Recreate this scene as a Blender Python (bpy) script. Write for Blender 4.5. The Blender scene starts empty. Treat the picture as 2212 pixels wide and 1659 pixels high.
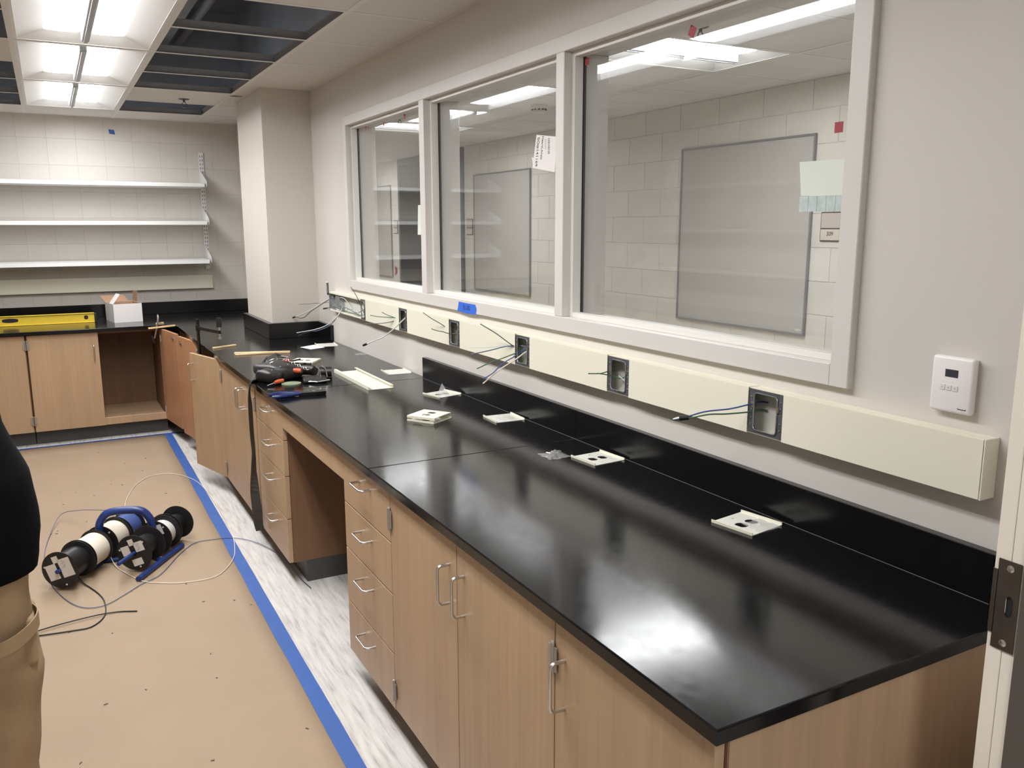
import bpy, bmesh, math, random
from mathutils import Matrix, Vector
random.seed(7)
sc = bpy.context.scene
COL = sc.collection

# ------------------------------------------------------------------ camera
CAM = (-1.5646, -0.8334, 1.5539); YAW, PITCH, ROLL = 0.4985, -0.1853, -0.0018; FPX = 1816.9
def cam_axes():
    fw = Vector((math.sin(YAW)*math.cos(PITCH), math.cos(YAW)*math.cos(PITCH), math.sin(PITCH)))
    r = Vector((math.cos(YAW), -math.sin(YAW), 0)); u = r.cross(fw)
    c, s = math.cos(ROLL), math.sin(ROLL)
    return c*r+s*u, -s*r+c*u, fw
_r, _u, _f = cam_axes()
cd = bpy.data.cameras.new('camera'); cam = bpy.data.objects.new('camera', cd); COL.objects.link(cam)
cd.sensor_width = 36.0; cd.lens = FPX/2212*36.0; cd.clip_start = 0.02; cd.clip_end = 100
cam.matrix_world = Matrix(((_r.x, _u.x, -_f.x, CAM[0]), (_r.y, _u.y, -_f.y, CAM[1]), (_r.z, _u.z, -_f.z, CAM[2]), (0, 0, 0, 1)))
sc.camera = cam

# ------------------------------------------------------------------ world, exposure
w = bpy.data.worlds.new('world'); sc.world = w; w.use_nodes = True
w.node_tree.nodes['Background'].inputs[0].default_value = (1.0, 0.96, 0.9, 1)
w.node_tree.nodes['Background'].inputs[1].default_value = 0.18
sc.view_settings.view_transform = 'Standard'; sc.view_settings.look = 'None'
sc.view_settings.exposure = 0.2; sc.view_settings.gamma = 1.0; sc.view_settings.use_curve_mapping = False
sc.cycles.use_denoising = True
sc.cycles.max_bounces = 8; sc.cycles.diffuse_bounces = 5; sc.cycles.glossy_bounces = 5
sc.cycles.transparent_max_bounces = 16; sc.cycles.caustics_reflective = False; sc.cycles.caustics_refractive = False
sc.cycles.sample_clamp_indirect = 6.0
LENS = 31.0           # radiance of the room's troffer lenses
LENS_C = 32.0         # corridor troffers

# ------------------------------------------------------------------ materials
def S(r, g, b):       # sRGB 0-255 -> linear
    f = lambda c: (c/255/12.92) if c/255 <= .04045 else ((c/255+.055)/1.055)**2.4
    return (f(r), f(g), f(b), 1)
M = {}
def pm(name, col, rough=.5, metal=0., nz=None, bump=None, spec=.5, scale=(1, 1, 1), rvar=0, emit=None, trans=0, coat=0):
    """procedural material: nz=(scale, amount) colour variation, bump=(scale, strength)"""
    m = bpy.data.materials.new(name); m.use_nodes = True; nt = m.node_tree; b = nt.nodes['Principled BSDF']
    b.inputs['Base Color'].default_value = col; b.inputs['Roughness'].default_value = rough
    b.inputs['Metallic'].default_value = metal; b.inputs['Specular IOR Level'].default_value = spec
    if coat: b.inputs['Coat Weight'].default_value = coat
    tc = nt.nodes.new('ShaderNodeTexCoord'); mp = nt.nodes.new('ShaderNodeMapping'); mp.inputs['Scale'].default_value = scale
    nt.links.new(tc.outputs['Object'], mp.inputs[0])
    if nz or rvar:
        n = nt.nodes.new('ShaderNodeTexNoise'); n.inputs['Scale'].default_value = (nz or (6, 0))[0]; n.inputs['Detail'].default_value = 5
        nt.links.new(mp.outputs[0], n.inputs['Vector'])
        if nz:
            r = nt.nodes.new('ShaderNodeValToRGB'); a = nz[1]
            r.color_ramp.elements[0].position = .3; r.color_ramp.elements[1].position = .7
            r.color_ramp.elements[0].color = [max(0, c*(1-a)) for c in col[:3]]+[1]
            r.color_ramp.elements[1].color = [min(1, c*(1+a)) for c in col[:3]]+[1]
            nt.links.new(n.outputs['Fac'], r.inputs[0]); nt.links.new(r.outputs[0], b.inputs['Base Color'])
        if rvar:
            mr = nt.nodes.new('ShaderNodeMapRange'); mr.inputs['To Min'].default_value = rough-rvar; mr.inputs['To Max'].default_value = rough+rvar
            mr.inputs['From Min'].default_value = .3; mr.inputs['From Max'].default_value = .7
            nt.links.new(n.outputs['Fac'], mr.inputs[0]); nt.links.new(mr.outputs[0], b.inputs['Roughness'])
    if bump:
        n2 = nt.nodes.new('ShaderNodeTexNoise'); n2.inputs['Scale'].default_value = bump[0]; n2.inputs['Detail'].default_value = 4
        nt.links.new(mp.outputs[0], n2.inputs['Vector'])
        bp = nt.nodes.new('ShaderNodeBump'); bp.inputs['Strength'].default_value = bump[1]; bp.inputs['Distance'].default_value = .002
        nt.links.new(n2.outputs['Fac'], bp.inputs['Height']); nt.links.new(bp.outputs[0], b.inputs['Normal'])
    if emit:
        b.inputs['Emission Color'].default_value = emit[0]; b.inputs['Emission Strength'].default_value = emit[1]
    M[name] = m; return m
def wood(name, col, sc_=(12, 12, .7), amt=.16, rough=.42):
    m = bpy.data.materials.new(name); m.use_nodes = True; nt = m.node_tree; b = nt.nodes['Principled BSDF']
    tc = nt.nodes.new('ShaderNodeTexCoord'); mp = nt.nodes.new('ShaderNodeMapping'); mp.inputs['Scale'].default_value = sc_
    nt.links.new(tc.outputs['Object'], mp.inputs[0])
    n = nt.nodes.new('ShaderNodeTexNoise'); n.inputs['Scale'].default_value = 1.0; n.inputs['Detail'].default_value = 6; n.inputs['Distortion'].default_value = .6
    nt.links.new(mp.outputs[0], n.inputs['Vector'])
    mp2 = nt.nodes.new('ShaderNodeMapping'); mp2.inputs['Scale'].default_value = [s*7 for s in sc_[:2]]+[sc_[2]*3] if sc_[2] < 5 else [s*3 for s in sc_]
    nt.links.new(tc.outputs['Object'], mp2.inputs[0])
    n2 = nt.nodes.new('ShaderNodeTexNoise'); n2.inputs['Scale'].default_value = 1.0; n2.inputs['Detail'].default_value = 3
    nt.links.new(mp2.outputs[0], n2.inputs['Vector'])
    r = nt.nodes.new('ShaderNodeValToRGB'); r.color_ramp.elements[0].position = .28; r.color_ramp.elements[1].position = .72
    r.color_ramp.elements[0].color = [c*(1-amt) for c in col[:3]]+[1]; r.color_ramp.elements[1].color = [min(1, c*(1+amt)) for c in col[:3]]+[1]
    nt.links.new(n.outputs['Fac'], r.inputs[0])
    mx = nt.nodes.new('ShaderNodeMix'); mx.data_type = 'RGBA'; mx.blend_type = 'MULTIPLY'; mx.inputs[0].default_value = .16
    r2 = nt.nodes.new('ShaderNodeValToRGB'); r2.color_ramp.elements[0].position = .35; r2.color_ramp.elements[0].color = (.55, .5, .45, 1); r2.color_ramp.elements[1].position = .6
    nt.links.new(n2.outputs['Fac'], r2.inputs[0])
    nt.links.new(r.outputs[0], mx.inputs[6]); nt.links.new(r2.outputs[0], mx.inputs[7]); nt.links.new(mx.outputs[2], b.inputs['Base Color'])
    b.inputs['Roughness'].default_value = rough
    M[name] = m; return m

pm('wall_paint', S(210, 205, 198), .55, nz=(1.2, .02), bump=(180, .08))
pm('block_paint', S(203, 198, 190), .5, nz=(3, .03), bump=(90, .5))
pm('mortar', S(196, 191, 183), .7, bump=(90, .4))
pm('corridor_paint', S(212, 207, 199), .5, nz=(3, .03), bump=(90, .4))
pm('column_paint', S(205, 198, 188), .55, nz=(1.5, .02), bump=(160, .08))
pm('frame_paint', S(215, 211, 206), .35, bump=(120, .03))
pm('bead_paint', S(226, 223, 217), .35)
pm('gasket', S(20, 22, 22), .6)
pm('tile_white', S(222, 219, 214), .8, nz=(60, .03), bump=(220, .35))
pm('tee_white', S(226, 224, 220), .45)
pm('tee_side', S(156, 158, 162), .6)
pm('deck_dark', S(186, 192, 204), .8, nz=(2, .15), bump=(30, .3))
pm('duct_grey', S(190, 192, 196), .5, metal=.4, nz=(4, .1))
pm('fixture_white', S(232, 232, 230), .4)
pm('fixture_bar', S(168, 170, 172), .4, metal=.2)
pm('lens_room', (1, 1, 1, 1), .5, emit=((.985, .985, 1.0, 1), LENS))
pm('lens_corridor', (1, 1, 1, 1), .5, emit=((.985, .985, 1.0, 1), LENS_C))
pm('counter_black', S(15, 15, 16), .145, nz=(40, .15), rvar=.02, spec=.32, bump=(70, .01))
pm('splash_black', S(15, 15, 16), .2, nz=(40, .15), spec=.45)
wood('wood', S(176, 147, 115), amt=.07)
wood('wood_end', S(174, 144, 114), sc_=(9, 9, .5), amt=.16)
wood('wood_inside', S(176, 130, 96), amt=.1)
wood('carcass', S(120, 88, 62), amt=.12, rough=.6)
wood('pine', S(226, 196, 152), sc_=(3, 60, 60), amt=.1, rough=.6)
pm('kick_rubber', S(70, 68, 66), .55, nz=(8, .08))
pm('steel', S(206, 202, 196), .28, metal=1., bump=(200, .02))
pm('nickel', S(172, 166, 158), .38, metal=.7)
pm('strike_steel', S(112, 104, 98), .38, metal=1., nz=(30, .1))
pm('galv', S(176, 182, 188), .35, metal=.9, nz=(25, .2))
pm('galv_dark', S(104, 108, 114), .45, metal=.6, nz=(25, .2))
pm('raceway_ivory', S(234, 230, 211), .42, bump=(150, .03))
pm('raceway_inside', S(205, 204, 196), .5)
pm('plate_ivory', S(232, 228, 208), .4)
pm('plate_back', S(196, 200, 192), .35, metal=.3)
pm('cover_white', S(222, 221, 211), .4)
pm('kraft', S(153, 133, 110), .75, nz=(2.2, .05), bump=(14, .35))
pm('tape_blue', S(47, 86, 154), .55, nz=(9, .06))
pm('tape_blue_label', S(52, 108, 214), .5)
pm('tape_red', S(158, 52, 62), .5)
pm('paper', S(236, 232, 228), .7, nz=(5, .02))
pm('paper_green', S(222, 228, 216), .7, nz=(5, .03))
pm('paper_frost', S(190, 202, 200), .6, nz=(60, .12))
pm('ink', S(28, 26, 26), .6)
pm('ink_blue', S(22, 36, 90), .6)
pm('ink_grey', S(150, 142, 142), .7)
pm('shelf_white', S(226, 226, 224), .4)
pm('slot_dark', S(50, 50, 50), .7)
pm('thermo_white', S(238, 234, 232), .4)
pm('lcd', S(64, 66, 72), .2)
pm('button_white', S(226, 222, 220), .45)
pm('board_grey', S(182, 178, 172), .25, nz=(1, .02))
pm('board_frame', S(146, 146, 148), .4, metal=.4)
pm('sign_brown', S(84, 68, 62), .5)
pm('sign_grey', S(188, 180, 172), .5)
pm('sign_cream', S(206, 198, 186), .5)
pm('door_grey', S(112, 116, 118), .5, nz=(2, .03))
pm('frame_grey', S(88, 92, 96), .5)
pm('stop_dark', S(82, 75, 68), .6)
pm('yellow', S(214, 184, 52), .45, nz=(20, .05))
pm('black_plastic', S(22, 22, 24), .4)
pm('spool_black', S(20, 20, 21), .5)
pm('wire_black', S(24, 24, 26), .4)
pm('wire_white', S(226, 216, 198), .45)
pm('wire_white2', S(206, 206, 202), .45)
pm('wire_blue', S(62, 84, 140), .4)
pm('wire_bluegrey', S(92, 104, 132), .4)
pm('wire_green', S(70, 106, 78), .4)
pm('wire_grey', S(98, 100, 98), .4)
pm('caddy_blue', S(28, 52, 112), .4, nz=(30, .15), rvar=.1)
pm('label_white', S(212, 206, 198), .6, nz=(8, .05))
pm('leather', S(23, 20, 19), .48, nz=(30, .3), bump=(60, .6))
pm('webbing', S(52, 49, 43), .8, nz=(60, .15), bump=(220, .6))
pm('orange', S(186, 84, 46), .4)
pm('red_tool', S(140, 34, 32), .4)
pm('plier_blue', S(20, 32, 84), .35)
pm('tool_black', S(30, 30, 32), .35, metal=.6)
pm('tag_green', S(120, 130, 104), .5)
pm('box_white', S(228, 224, 222), .6)
pm('cardboard', S(160, 126, 98), .8, nz=(12, .08))
pm('jacket', S(7, 7, 9), .95, spec=.1, nz=(14, .3), bump=(20, .5))
pm('khaki', S(150, 126, 96), .85, nz=(7, .14), bump=(16, .7))
pm('skin', S(214, 168, 140), .5, nz=(20, .05))
pm('hair', S(52, 38, 28), .6, nz=(60, .2))
pm('boot', S(84, 62, 44), .6)
pm('white_plastic', S(226, 226, 222), .4)
pm('hole_dark', S(24, 24, 26), .9)
pm('plaster', S(226, 222, 214), .9)
pm('jamb_paint', S(228, 220, 206), .4)
pm('raw_block', S(186, 192, 202), .9, nz=(3, .1), bump=(60, .5))
pm('caulk', S(72, 72, 74), .4)
pm('speck', S(110, 84, 60), .9)

def floor_mat():
    m = bpy.data.materials.new('vinyl'); m.use_nodes = True; nt = m.node_tree; b = nt.nodes['Principled BSDF']
    tc = nt.nodes.new('ShaderNodeTexCoord'); mp = nt.nodes.new('ShaderNodeMapping'); mp.inputs['Scale'].default_value = (30, 2.6, 1); mp.inputs['Rotation'].default_value = (0, 0, .12)
    nt.links.new(tc.outputs['Object'], mp.inputs[0])
    n = nt.nodes.new('ShaderNodeTexNoise'); n.inputs['Scale'].default_value = 2.2; n.inputs['Detail'].default_value = 7; n.inputs['Roughness'].default_value = .6
    nt.links.new(mp.outputs[0], n.inputs['Vector'])
    r = nt.nodes.new('ShaderNodeValToRGB'); e = r.color_ramp.elements
    e[0].position = .3; e[0].color = S(160, 156, 152); e[1].position = .62; e[1].color = S(206, 203, 198)
    k = e.new(.45); k.color = S(192, 188, 183)
    nt.links.new(n.outputs['Fac'], r.inputs[0]); nt.links.new(r.outputs[0], b.inputs['Base Color'])
    b.inputs['Roughness'].default_value = .4; M['vinyl'] = m
floor_mat()
def glass_mat(name, tint, boost):
    m = bpy.data.materials.new(name); m.use_nodes = True; nt = m.node_tree; nt.nodes.remove(nt.nodes['Principled BSDF'])
    out = nt.nodes['Material Output']; fr = nt.nodes.new('ShaderNodeFresnel'); fr.inputs[0].default_value = boost
    ge = nt.nodes.new('ShaderNodeNewGeometry'); ir = nt.nodes.new('ShaderNodeMapRange'); ir.inputs['To Min'].default_value = boost; ir.inputs['To Max'].default_value = 1/boost
    nt.links.new(ge.outputs['Backfacing'], ir.inputs[0]); nt.links.new(ir.outputs[0], fr.inputs[0])
    t = nt.nodes.new('ShaderNodeBsdfTransparent'); t.inputs[0].default_value = tint
    g = nt.nodes.new('ShaderNodeBsdfGlossy'); g.inputs['Roughness'].default_value = 0.0
    # faint smears on the pane
    tc = nt.nodes.new('ShaderNodeTexCoord'); n = nt.nodes.new('ShaderNodeTexNoise'); n.inputs['Scale'].default_value = 5; n.inputs['Detail'].default_value = 6
    nt.links.new(tc.outputs['Object'], n.inputs['Vector'])
    mr = nt.nodes.new('ShaderNodeMapRange'); mr.inputs['From Min'].default_value = .62; mr.inputs['From Max'].default_value = .85; mr.inputs['To Min'].default_value = .012; mr.inputs['To Max'].default_value = .09
    nt.links.new(n.outputs['Fac'], mr.inputs[0])
    d = nt.nodes.new('ShaderNodeBsdfDiffuse'); d.inputs[0].default_value = (.8, .8, .78, 1)
    mx0 = nt.nodes.new('ShaderNodeMixShader'); nt.links.new(mr.outputs[0], mx0.inputs[0]); nt.links.new(t.outputs[0], mx0.inputs[1]); nt.links.new(d.outputs[0], mx0.inputs[2])
    mx = nt.nodes.new('ShaderNodeMixShader'); nt.links.new(fr.outputs[0], mx.inputs[0]); nt.links.new(mx0.outputs[0], mx.inputs[1]); nt.links.new(g.outputs[0], mx.inputs[2])
    nt.links.new(mx.outputs[0], out.inputs[0]); M[name] = m
glass_mat('glass', (.972, .98, .974, 1), 1.5)
def film_mat():
    m = bpy.data.materials.new('film'); m.use_nodes = True; nt = m.node_tree; nt.nodes.remove(nt.nodes['Principled BSDF'])
    out = nt.nodes['Material Output']; t = nt.nodes.new('ShaderNodeBsdfTransparent'); g = nt.nodes.new('ShaderNodeBsdfPrincipled')
    g.inputs['Base Color'].default_value = (.7, .7, .7, 1); g.inputs['Roughness'].default_value = .2
    mx = nt.nodes.new('ShaderNodeMixShader'); mx.inputs[0].default_value = .3
    nt.links.new(t.outputs[0], mx.inputs[1]); nt.links.new(g.outputs[0], mx.inputs[2]); nt.links.new(mx.outputs[0], out.inputs[0]); M['film'] = m
film_mat()

# ------------------------------------------------------------------ mesh helpers
def BM(): return bmesh.new()
def box(bm, x0, x1, y0, y1, z0, z1, bev=0, seg=1):
    ret = bmesh.ops.create_cube(bm, size=1); vs = ret['verts']
    for v in vs:
        v.co = Vector((x0+(v.co.x+.5)*(x1-x0), y0+(v.co.y+.5)*(y1-y0), z0+(v.co.z+.5)*(z1-z0)))
    if bev:
        es = list({e for v in vs for e in v.link_edges})
        r = bmesh.ops.bevel(bm, geom=es, offset=bev, segments=seg, affect='EDGES', profile=.5)
        return [v for v in r['verts']]
    return vs
def mbox(bm, mat, sx, sy, sz, bev=0):
    """box of size sx,sy,sz centred at the matrix origin"""
    vs = bmesh.ops.create_cube(bm, size=1)['verts']
    for v in vs: v.co = Vector((v.co.x*sx, v.co.y*sy, v.co.z*sz))
    if bev:
        vs = bmesh.ops.bevel(bm, geom=list({e for v in vs for e in v.link_edges}), offset=bev, segments=2, affect='EDGES', profile=.5)['verts']
    bmesh.ops.transform(bm, matrix=mat, verts=list(set(vs)))
    return vs
def frame_of(d):
    d = Vector(d).normalized(); a = Vector((0, 0, 1)) if abs(d.z) < .9 else Vector((1, 0, 0))
    s = d.cross(a).normalized(); return s, s.cross(d).normalized()
def smooth_path(pts, n=6):
    P = [Vector(p) for p in pts]
    if len(P) < 3: return P
    out = []
    for i in range(len(P)-1):
        p0 = P[i-1] if i else 2*P[0]-P[1]; p1 = P[i]; p2 = P[i+1]; p3 = P[i+2] if i+2 < len(P) else 2*P[-1]-P[-2]
        for k in range(n):
            t = k/n
            out.append(.5*((2*p1)+(-p0+p2)*t+(2*p0-5*p1+4*p2-p3)*t*t+(-p0+3*p1-3*p2+p3)*t**3))
    return out+[P[-1]]
def tube(bm, pts, r, seg=8, smooth=0, closed=False, taper=None):
    P = smooth_path(pts, smooth) if smooth else [Vector(p) for p in pts]
    rings = []; N = len(P); s_prev = None
    for i, p in enumerate(P):
        if closed: d = P[(i+1) % N]-P[i-1]
        else: d = P[min(i+1, N-1)]-P[max(i-1, 0)]
        if d.length < 1e-9: d = Vector((0, 0, 1))
        d.normalize()
        if s_prev is None: s, u = frame_of(d)
        else:
            s = s_prev-d*s_prev.dot(d)
            if s.length < 1e-6: s, _ = frame_of(d)
            s.normalize(); u = s.cross(d)
        s_prev = s; rr = r if taper is None else r*taper(i/(N-1))
        rings.append([bm.verts.new(p+s*rr*math.cos(2*math.pi*k/seg)+u*rr*math.sin(2*math.pi*k/seg)) for k in range(seg)])
    for i in range(N if closed else N-1):
        a, b = rings[i], rings[(i+1) % N]
        for k in range(seg): bm.faces.new((a[k], a[(k+1) % seg], b[(k+1) % seg], b[k]))
    if not closed:
        bm.faces.new(rings[0][::-1]); bm.faces.new(rings[-1])
def cyl(bm, p0, p1, r, seg=16, r1=None):
    p0, p1 = Vector(p0), Vector(p1); tube(bm, [p0, p1], r, seg, taper=(lambda t: 1+(r1/r-1)*t) if r1 else None)
def lathe(bm, prof, seg=24, mat=Matrix.Identity(4)):
    """profile [(r,h)] about local z"""
    rings = []
    for r, h in prof:
        if r < 1e-6: rings.append([bm.verts.new(mat @ Vector((0, 0, h)))])
        else: rings.append([bm.verts.new(mat @ Vector((r*math.cos(2*math.pi*k/seg), r*math.sin(2*math.pi*k/seg), h))) for k in range(seg)])
    for a, b in zip(rings, rings[1:]):
        for k in range(seg):
            if len(a) == 1 and len(b) == 1: continue
            if len(a) == 1: bm.faces.new((a[0], b[(k+1) % seg], b[k]))
            elif len(b) == 1: bm.faces.new((a[k], a[(k+1) % seg], b[0]))
            else: bm.faces.new((a[k], a[(k+1) % seg], b[(k+1) % seg], b[k]))
def prism(bm, poly, z0, z1, mat=Matrix.Identity(4)):
    a = [bm.verts.new(mat @ Vector((x, y, z0))) for x, y in poly]; b = [bm.verts.new(mat @ Vector((x, y, z1))) for x, y in poly]
    bm.faces.new(a[::-1]); bm.faces.new(b); n = len(poly)
    for i in range(n): bm.faces.new((a[i], a[(i+1) % n], b[(i+1) % n], b[i]))
def holed_plate(bm, w, h, t, holes, mat, n=14):
    """plate w x h x t (local xy, z up) with stadium holes [(cx,cy,rx,ry)]"""
    ob = bmesh.new(); ed = []
    def loop(pts):
        vs = [ob.verts.new((x, y, 0)) for x, y in pts]
        return [ob.edges.new((vs[i], vs[(i+1) % len(vs)])) for i in range(len(vs))]
    ed += loop([(-w/2, -h/2), (w/2, -h/2), (w/2, h/2), (-w/2, h/2)])
    for hdef in holes:
        cx, cy, rx, ry = hdef[:4]
        if len(hdef) > 4:
            e = hdef[4]; f_ = lambda q: math.copysign(abs(q)**e, q)
            ed += loop([(cx+rx*f_(math.cos(2*math.pi*(k+.5)/n)), cy+ry*f_(math.sin(2*math.pi*(k+.5)/n))) for k in range(n)]); continue
        ed += loop([(cx+rx*max(-.82, min(.82, math.cos(2*math.pi*k/n)))/.82, cy+ry*math.sin(2*math.pi*k/n)) for k in range(n)])
    bmesh.ops.triangle_fill(ob, use_beauty=True, edges=ed)
    fs = list(ob.faces); r = bmesh.ops.extrude_face_region(ob, geom=fs)
    bmesh.ops.translate(ob, verts=[v for v in r['geom'] if isinstance(v, bmesh.types.BMVert)], vec=(0, 0, t))
    bmesh.ops.recalc_face_normals(ob, faces=ob.faces)
    bmesh.ops.transform(ob, matrix=mat, verts=ob.verts)
    me = bpy.data.meshes.new('tmp'); ob.to_mesh(me); ob.free(); bm.from_mesh(me); bpy.data.meshes.remove(me)
def ribbon(bm, pts, width, thick=.003, widths=None, sides=None, smooth=6):
    P = smooth_path(pts, smooth); N = len(P); rings = []
    W = [width]*N if widths is None else [widths[min(int(i/(N-1)*(len(widths)-1)), len(widths)-2)]*(1-(i/(N-1)*(len(widths)-1) % 1 if i < N-1 else 1))+widths[min(int(i/(N-1)*(len(widths)-1)), len(widths)-2)+1]*(i/(N-1)*(len(widths)-1) % 1 if i < N-1 else 1) for i in range(N)]
    for i, p in enumerate(P):
        d = (P[min(i+1, N-1)]-P[max(i-1, 0)]).normalized()
        t = i/(N-1)*(len(sides)-1); k = min(int(t), len(sides)-2); s = Vector(sides[k]).lerp(Vector(sides[k+1]), t-k)
        s = (s-d*s.dot(d)).normalized(); n = s.cross(d)*thick/2; s = s*W[i]/2
        rings.append([bm.verts.new(p+s+n), bm.verts.new(p-s+n), bm.verts.new(p-s-n), bm.verts.new(p+s-n)])
    for a, b in zip(rings, rings[1:]):
        for k in range(4): bm.faces.new((a[k], a[(k+1) % 4], b[(k+1) % 4], b[k]))
    bm.faces.new(rings[0][::-1]); bm.faces.new(rings[-1])

# ------------------------------------------------------------------ object helpers
def thing(name, label, cat, loc=(0, 0, 0), group=None, kind=None):
    o = bpy.data.objects.new(name, None); COL.objects.link(o); o.location = loc; o.empty_display_size = .05
    o['label'] = label
    if cat: o['category'] = cat
    if group: o['group'] = group
    if kind: o['kind'] = kind
    return o
def put(o, parent=None):
    COL.objects.link(o)
    if parent is not None:
        o.parent = parent; o.matrix_parent_inverse = Matrix.Translation(parent.location).inverted() if not parent.parent else Matrix.Identity(4)
    return o
def mesh(name, bm, mat, smooth=False):
    bmesh.ops.recalc_face_normals(bm, faces=bm.faces)
    me = bpy.data.meshes.new(name); bm.to_mesh(me); bm.free(); me.materials.append(M[mat])
    if smooth:
        for p in me.polygons: p.use_smooth = True
        try: me.set_sharp_from_angle(angle=math.radians(40))
        except Exception: pass
    return me
def part(name, bm, mat, parent, smooth=False, label=None):
    o = bpy.data.objects.new(name, mesh(name, bm, mat, smooth)); put(o, parent)
    if label: o['label'] = label
    return o
def one(name, bm, mat, label, cat, group=None, smooth=False, kind=None):
    o = bpy.data.objects.new(name, mesh(name, bm, mat, smooth)); COL.objects.link(o)
    o['label'] = label
    if cat: o['category'] = cat
    if group: o['group'] = group
    if kind: o['kind'] = kind
    return o
def struct(name, bm, mat, label=None, smooth=False):
    o = bpy.data.objects.new(name, mesh(name, bm, mat, smooth)); COL.objects.link(o); o['kind'] = 'structure'
    if label: o['label'] = label
    return o
def inst(name, me, loc, parent, rotz=0):
    o = bpy.data.objects.new(name, me); o.location = loc; o.rotation_euler = (0, 0, rotz); put(o, parent); return o
def text(name, body, size, mat4, m, parent, align='CENTER', extrude=.0002):
    cu = bpy.data.curves.new(name, 'FONT'); cu.body = body; cu.size = size; cu.align_x = align; cu.align_y = 'CENTER'; cu.extrude = extrude
    t = bpy.data.objects.new(name+'_src', cu); COL.objects.link(t)
    dg = bpy.context.evaluated_depsgraph_get(); me = bpy.data.meshes.new_from_object(t.evaluated_get(dg))
    bpy.data.objects.remove(t); bpy.data.curves.remove(cu)
    me.transform(mat4); me.materials.clear(); me.materials.append(M[m])
    o = bpy.data.objects.new(name, me); put(o, parent); return o
def basis(o, ax, ay):
    ax, ay = Vector(ax).normalized(), Vector(ay).normalized(); az = ax.cross(ay)
    return Matrix(((ax.x, ay.x, az.x, o[0]), (ax.y, ay.y, az.y, o[1]), (ax.z, ay.z, az.z, o[2]), (0, 0, 0, 1)))

# ------------------------------------------------------------------ dimensions
ZC = .831; ZU = ZC-.0254; H = 2.4105; YB = 6.837; XL = -3.6
D = -.772; CF = -.757; KX = -.682; GX, GY, T = -1.0199, 3.8908, .6096
BF = 5.936; BCF = 5.966; XW = 2.53; WT = .14

# ================================================================== SETTING
bm = BM(); box(bm, XL-.2, XW+1.0, -3.2, 12.2, -.1, 0); struct('floor', bm, 'vinyl', 'white and grey streaked vinyl floor')

# window wall: pieces around the window opening and the rough cut-out
WY0, WY1, WZ0, WZ1 = .434, 4.038, 1.193, 2.170
hy0, hy1, hz0, hz1 = 4.505, 4.565, 1.125, 1.200
bm = BM()
oy0, oy1, oz0, oz1 = WY0+.03, WY1-.03, WZ0+.03, WZ1-.03
box(bm, 0, WT, -.3, oy0, 0, H+.03); box(bm, 0, WT, oy0, oy1, 0, oz0); box(bm, 0, WT, oy0, oy1, oz1, H+.03)
box(bm, 0, WT, oy1, hy0, 0, H+.03); box(bm, 0, WT, hy0, hy1, 0, hz0); box(bm, 0, WT, hy0, hy1, hz1, H+.03); box(bm, 0, WT, hy1, 12.2, 0, H+.03)
wr = struct('wall_right', bm, 'wall_paint', 'painted wall with the interior window')
bm = BM(); box(bm, .01, .06, hy0+.0005, hy1-.0005, hz0+.0005, hz1-.0005); part('cutout_back', bm, 'hole_dark', wr)
bm = BM(); box(bm, 0, WT, -.3, 12.2, H+.03, 3.3); part('upper_wall', bm, 'raw_block', wr)
bm = BM()
for k in range(10):
    y = hy0+random.random()*(hy1-hy0); e = random.choice((0, 1))
    box(bm, -.0015, .004, y-.008, y+.008, (hz1-.004 if e else hz0-.004)+random.uniform(-.003, .003), (hz1+.006 if e else hz0+.004))
for s in (hy0, hy1): box(bm, -.001, .004, s-.003, s+.003, hz0, hz1)
part('torn_edge', bm, 'plaster', wr)

def block_wall(name, parent, plane, u0, u1, z1, axis, mat, depth, maxn=300, skip=lambda u, z: False, L=.4064, stack=False, j=.0032):
    """courses of .406 x .203 blocks, recessed joints; plane = world coordinate of the face"""
    n = 0; course = .2032
    cache = {}
    k = 0
    while k*course < z1-.01:
        z0 = k*course; za = z0+j/2; zb = min(z0+course, z1)-j/2
        u = u0-(L/2 if k % 2 and not stack else 0)
        while u < u1:
            a, b = max(u, u0)+j/2, min(u+L, u1)-j/2
            if b-a > .03 and not skip((a+b)/2, (za+zb)/2) and n < maxn:
                key = (round(b-a, 3), round(zb-za, 3))
                if key not in cache:
                    bb = BM()
                    if axis == 'x': box(bb, -(b-a)/2, (b-a)/2, 0, depth, -(zb-za)/2, (zb-za)/2,   .0012)
                    else: box(bb, 0, depth, -(b-a)/2, (b-a)/2, -(zb-za)/2, (zb-za)/2, .0012)
                    cache[key] = mesh('block', bb, mat)
                loc = ((a+b)/2, plane, (za+zb)/2) if axis == 'x' else (plane, (a+b)/2, (za+zb)/2)
                inst('block', cache[key], loc, parent); n += 1
            u += L
        k += 1
    return n
bm = BM(); box(bm, XL-.2, .0, YB+.0016, YB+.2, 0, H+.03); wb = struct('wall_back', bm, 'mortar', 'painted concrete block wall behind the shelves')
bm = BM(); box(bm, XL-.2, .0, YB, YB+.2, H+.03, 3.3); part('upper_wall', bm, 'raw_block', wb)
block_wall('wall_back', wb, YB, -2.934, 0.0, H+.02, 'x', 'block_paint', .012, L=.2045, stack=True, j=.0024)
bm = BM(); box(bm, XL-.2, -2.934, YB, YB+.01, 0, H+.02); part('plaster_return', bm, 'block_paint', wb)
bm = BM(); box(bm, XL-.2, XL, -.3, YB+.2, 0, H+.03); wl = struct('wall_left', bm, 'wall_paint', 'painted wall with shelves facing the window')
bm = BM(); box(bm, XL-.2, XL, -.3, YB+.2, H+.03, 3.3); part('upper_wall', bm, 'raw_block', wl)
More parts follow.
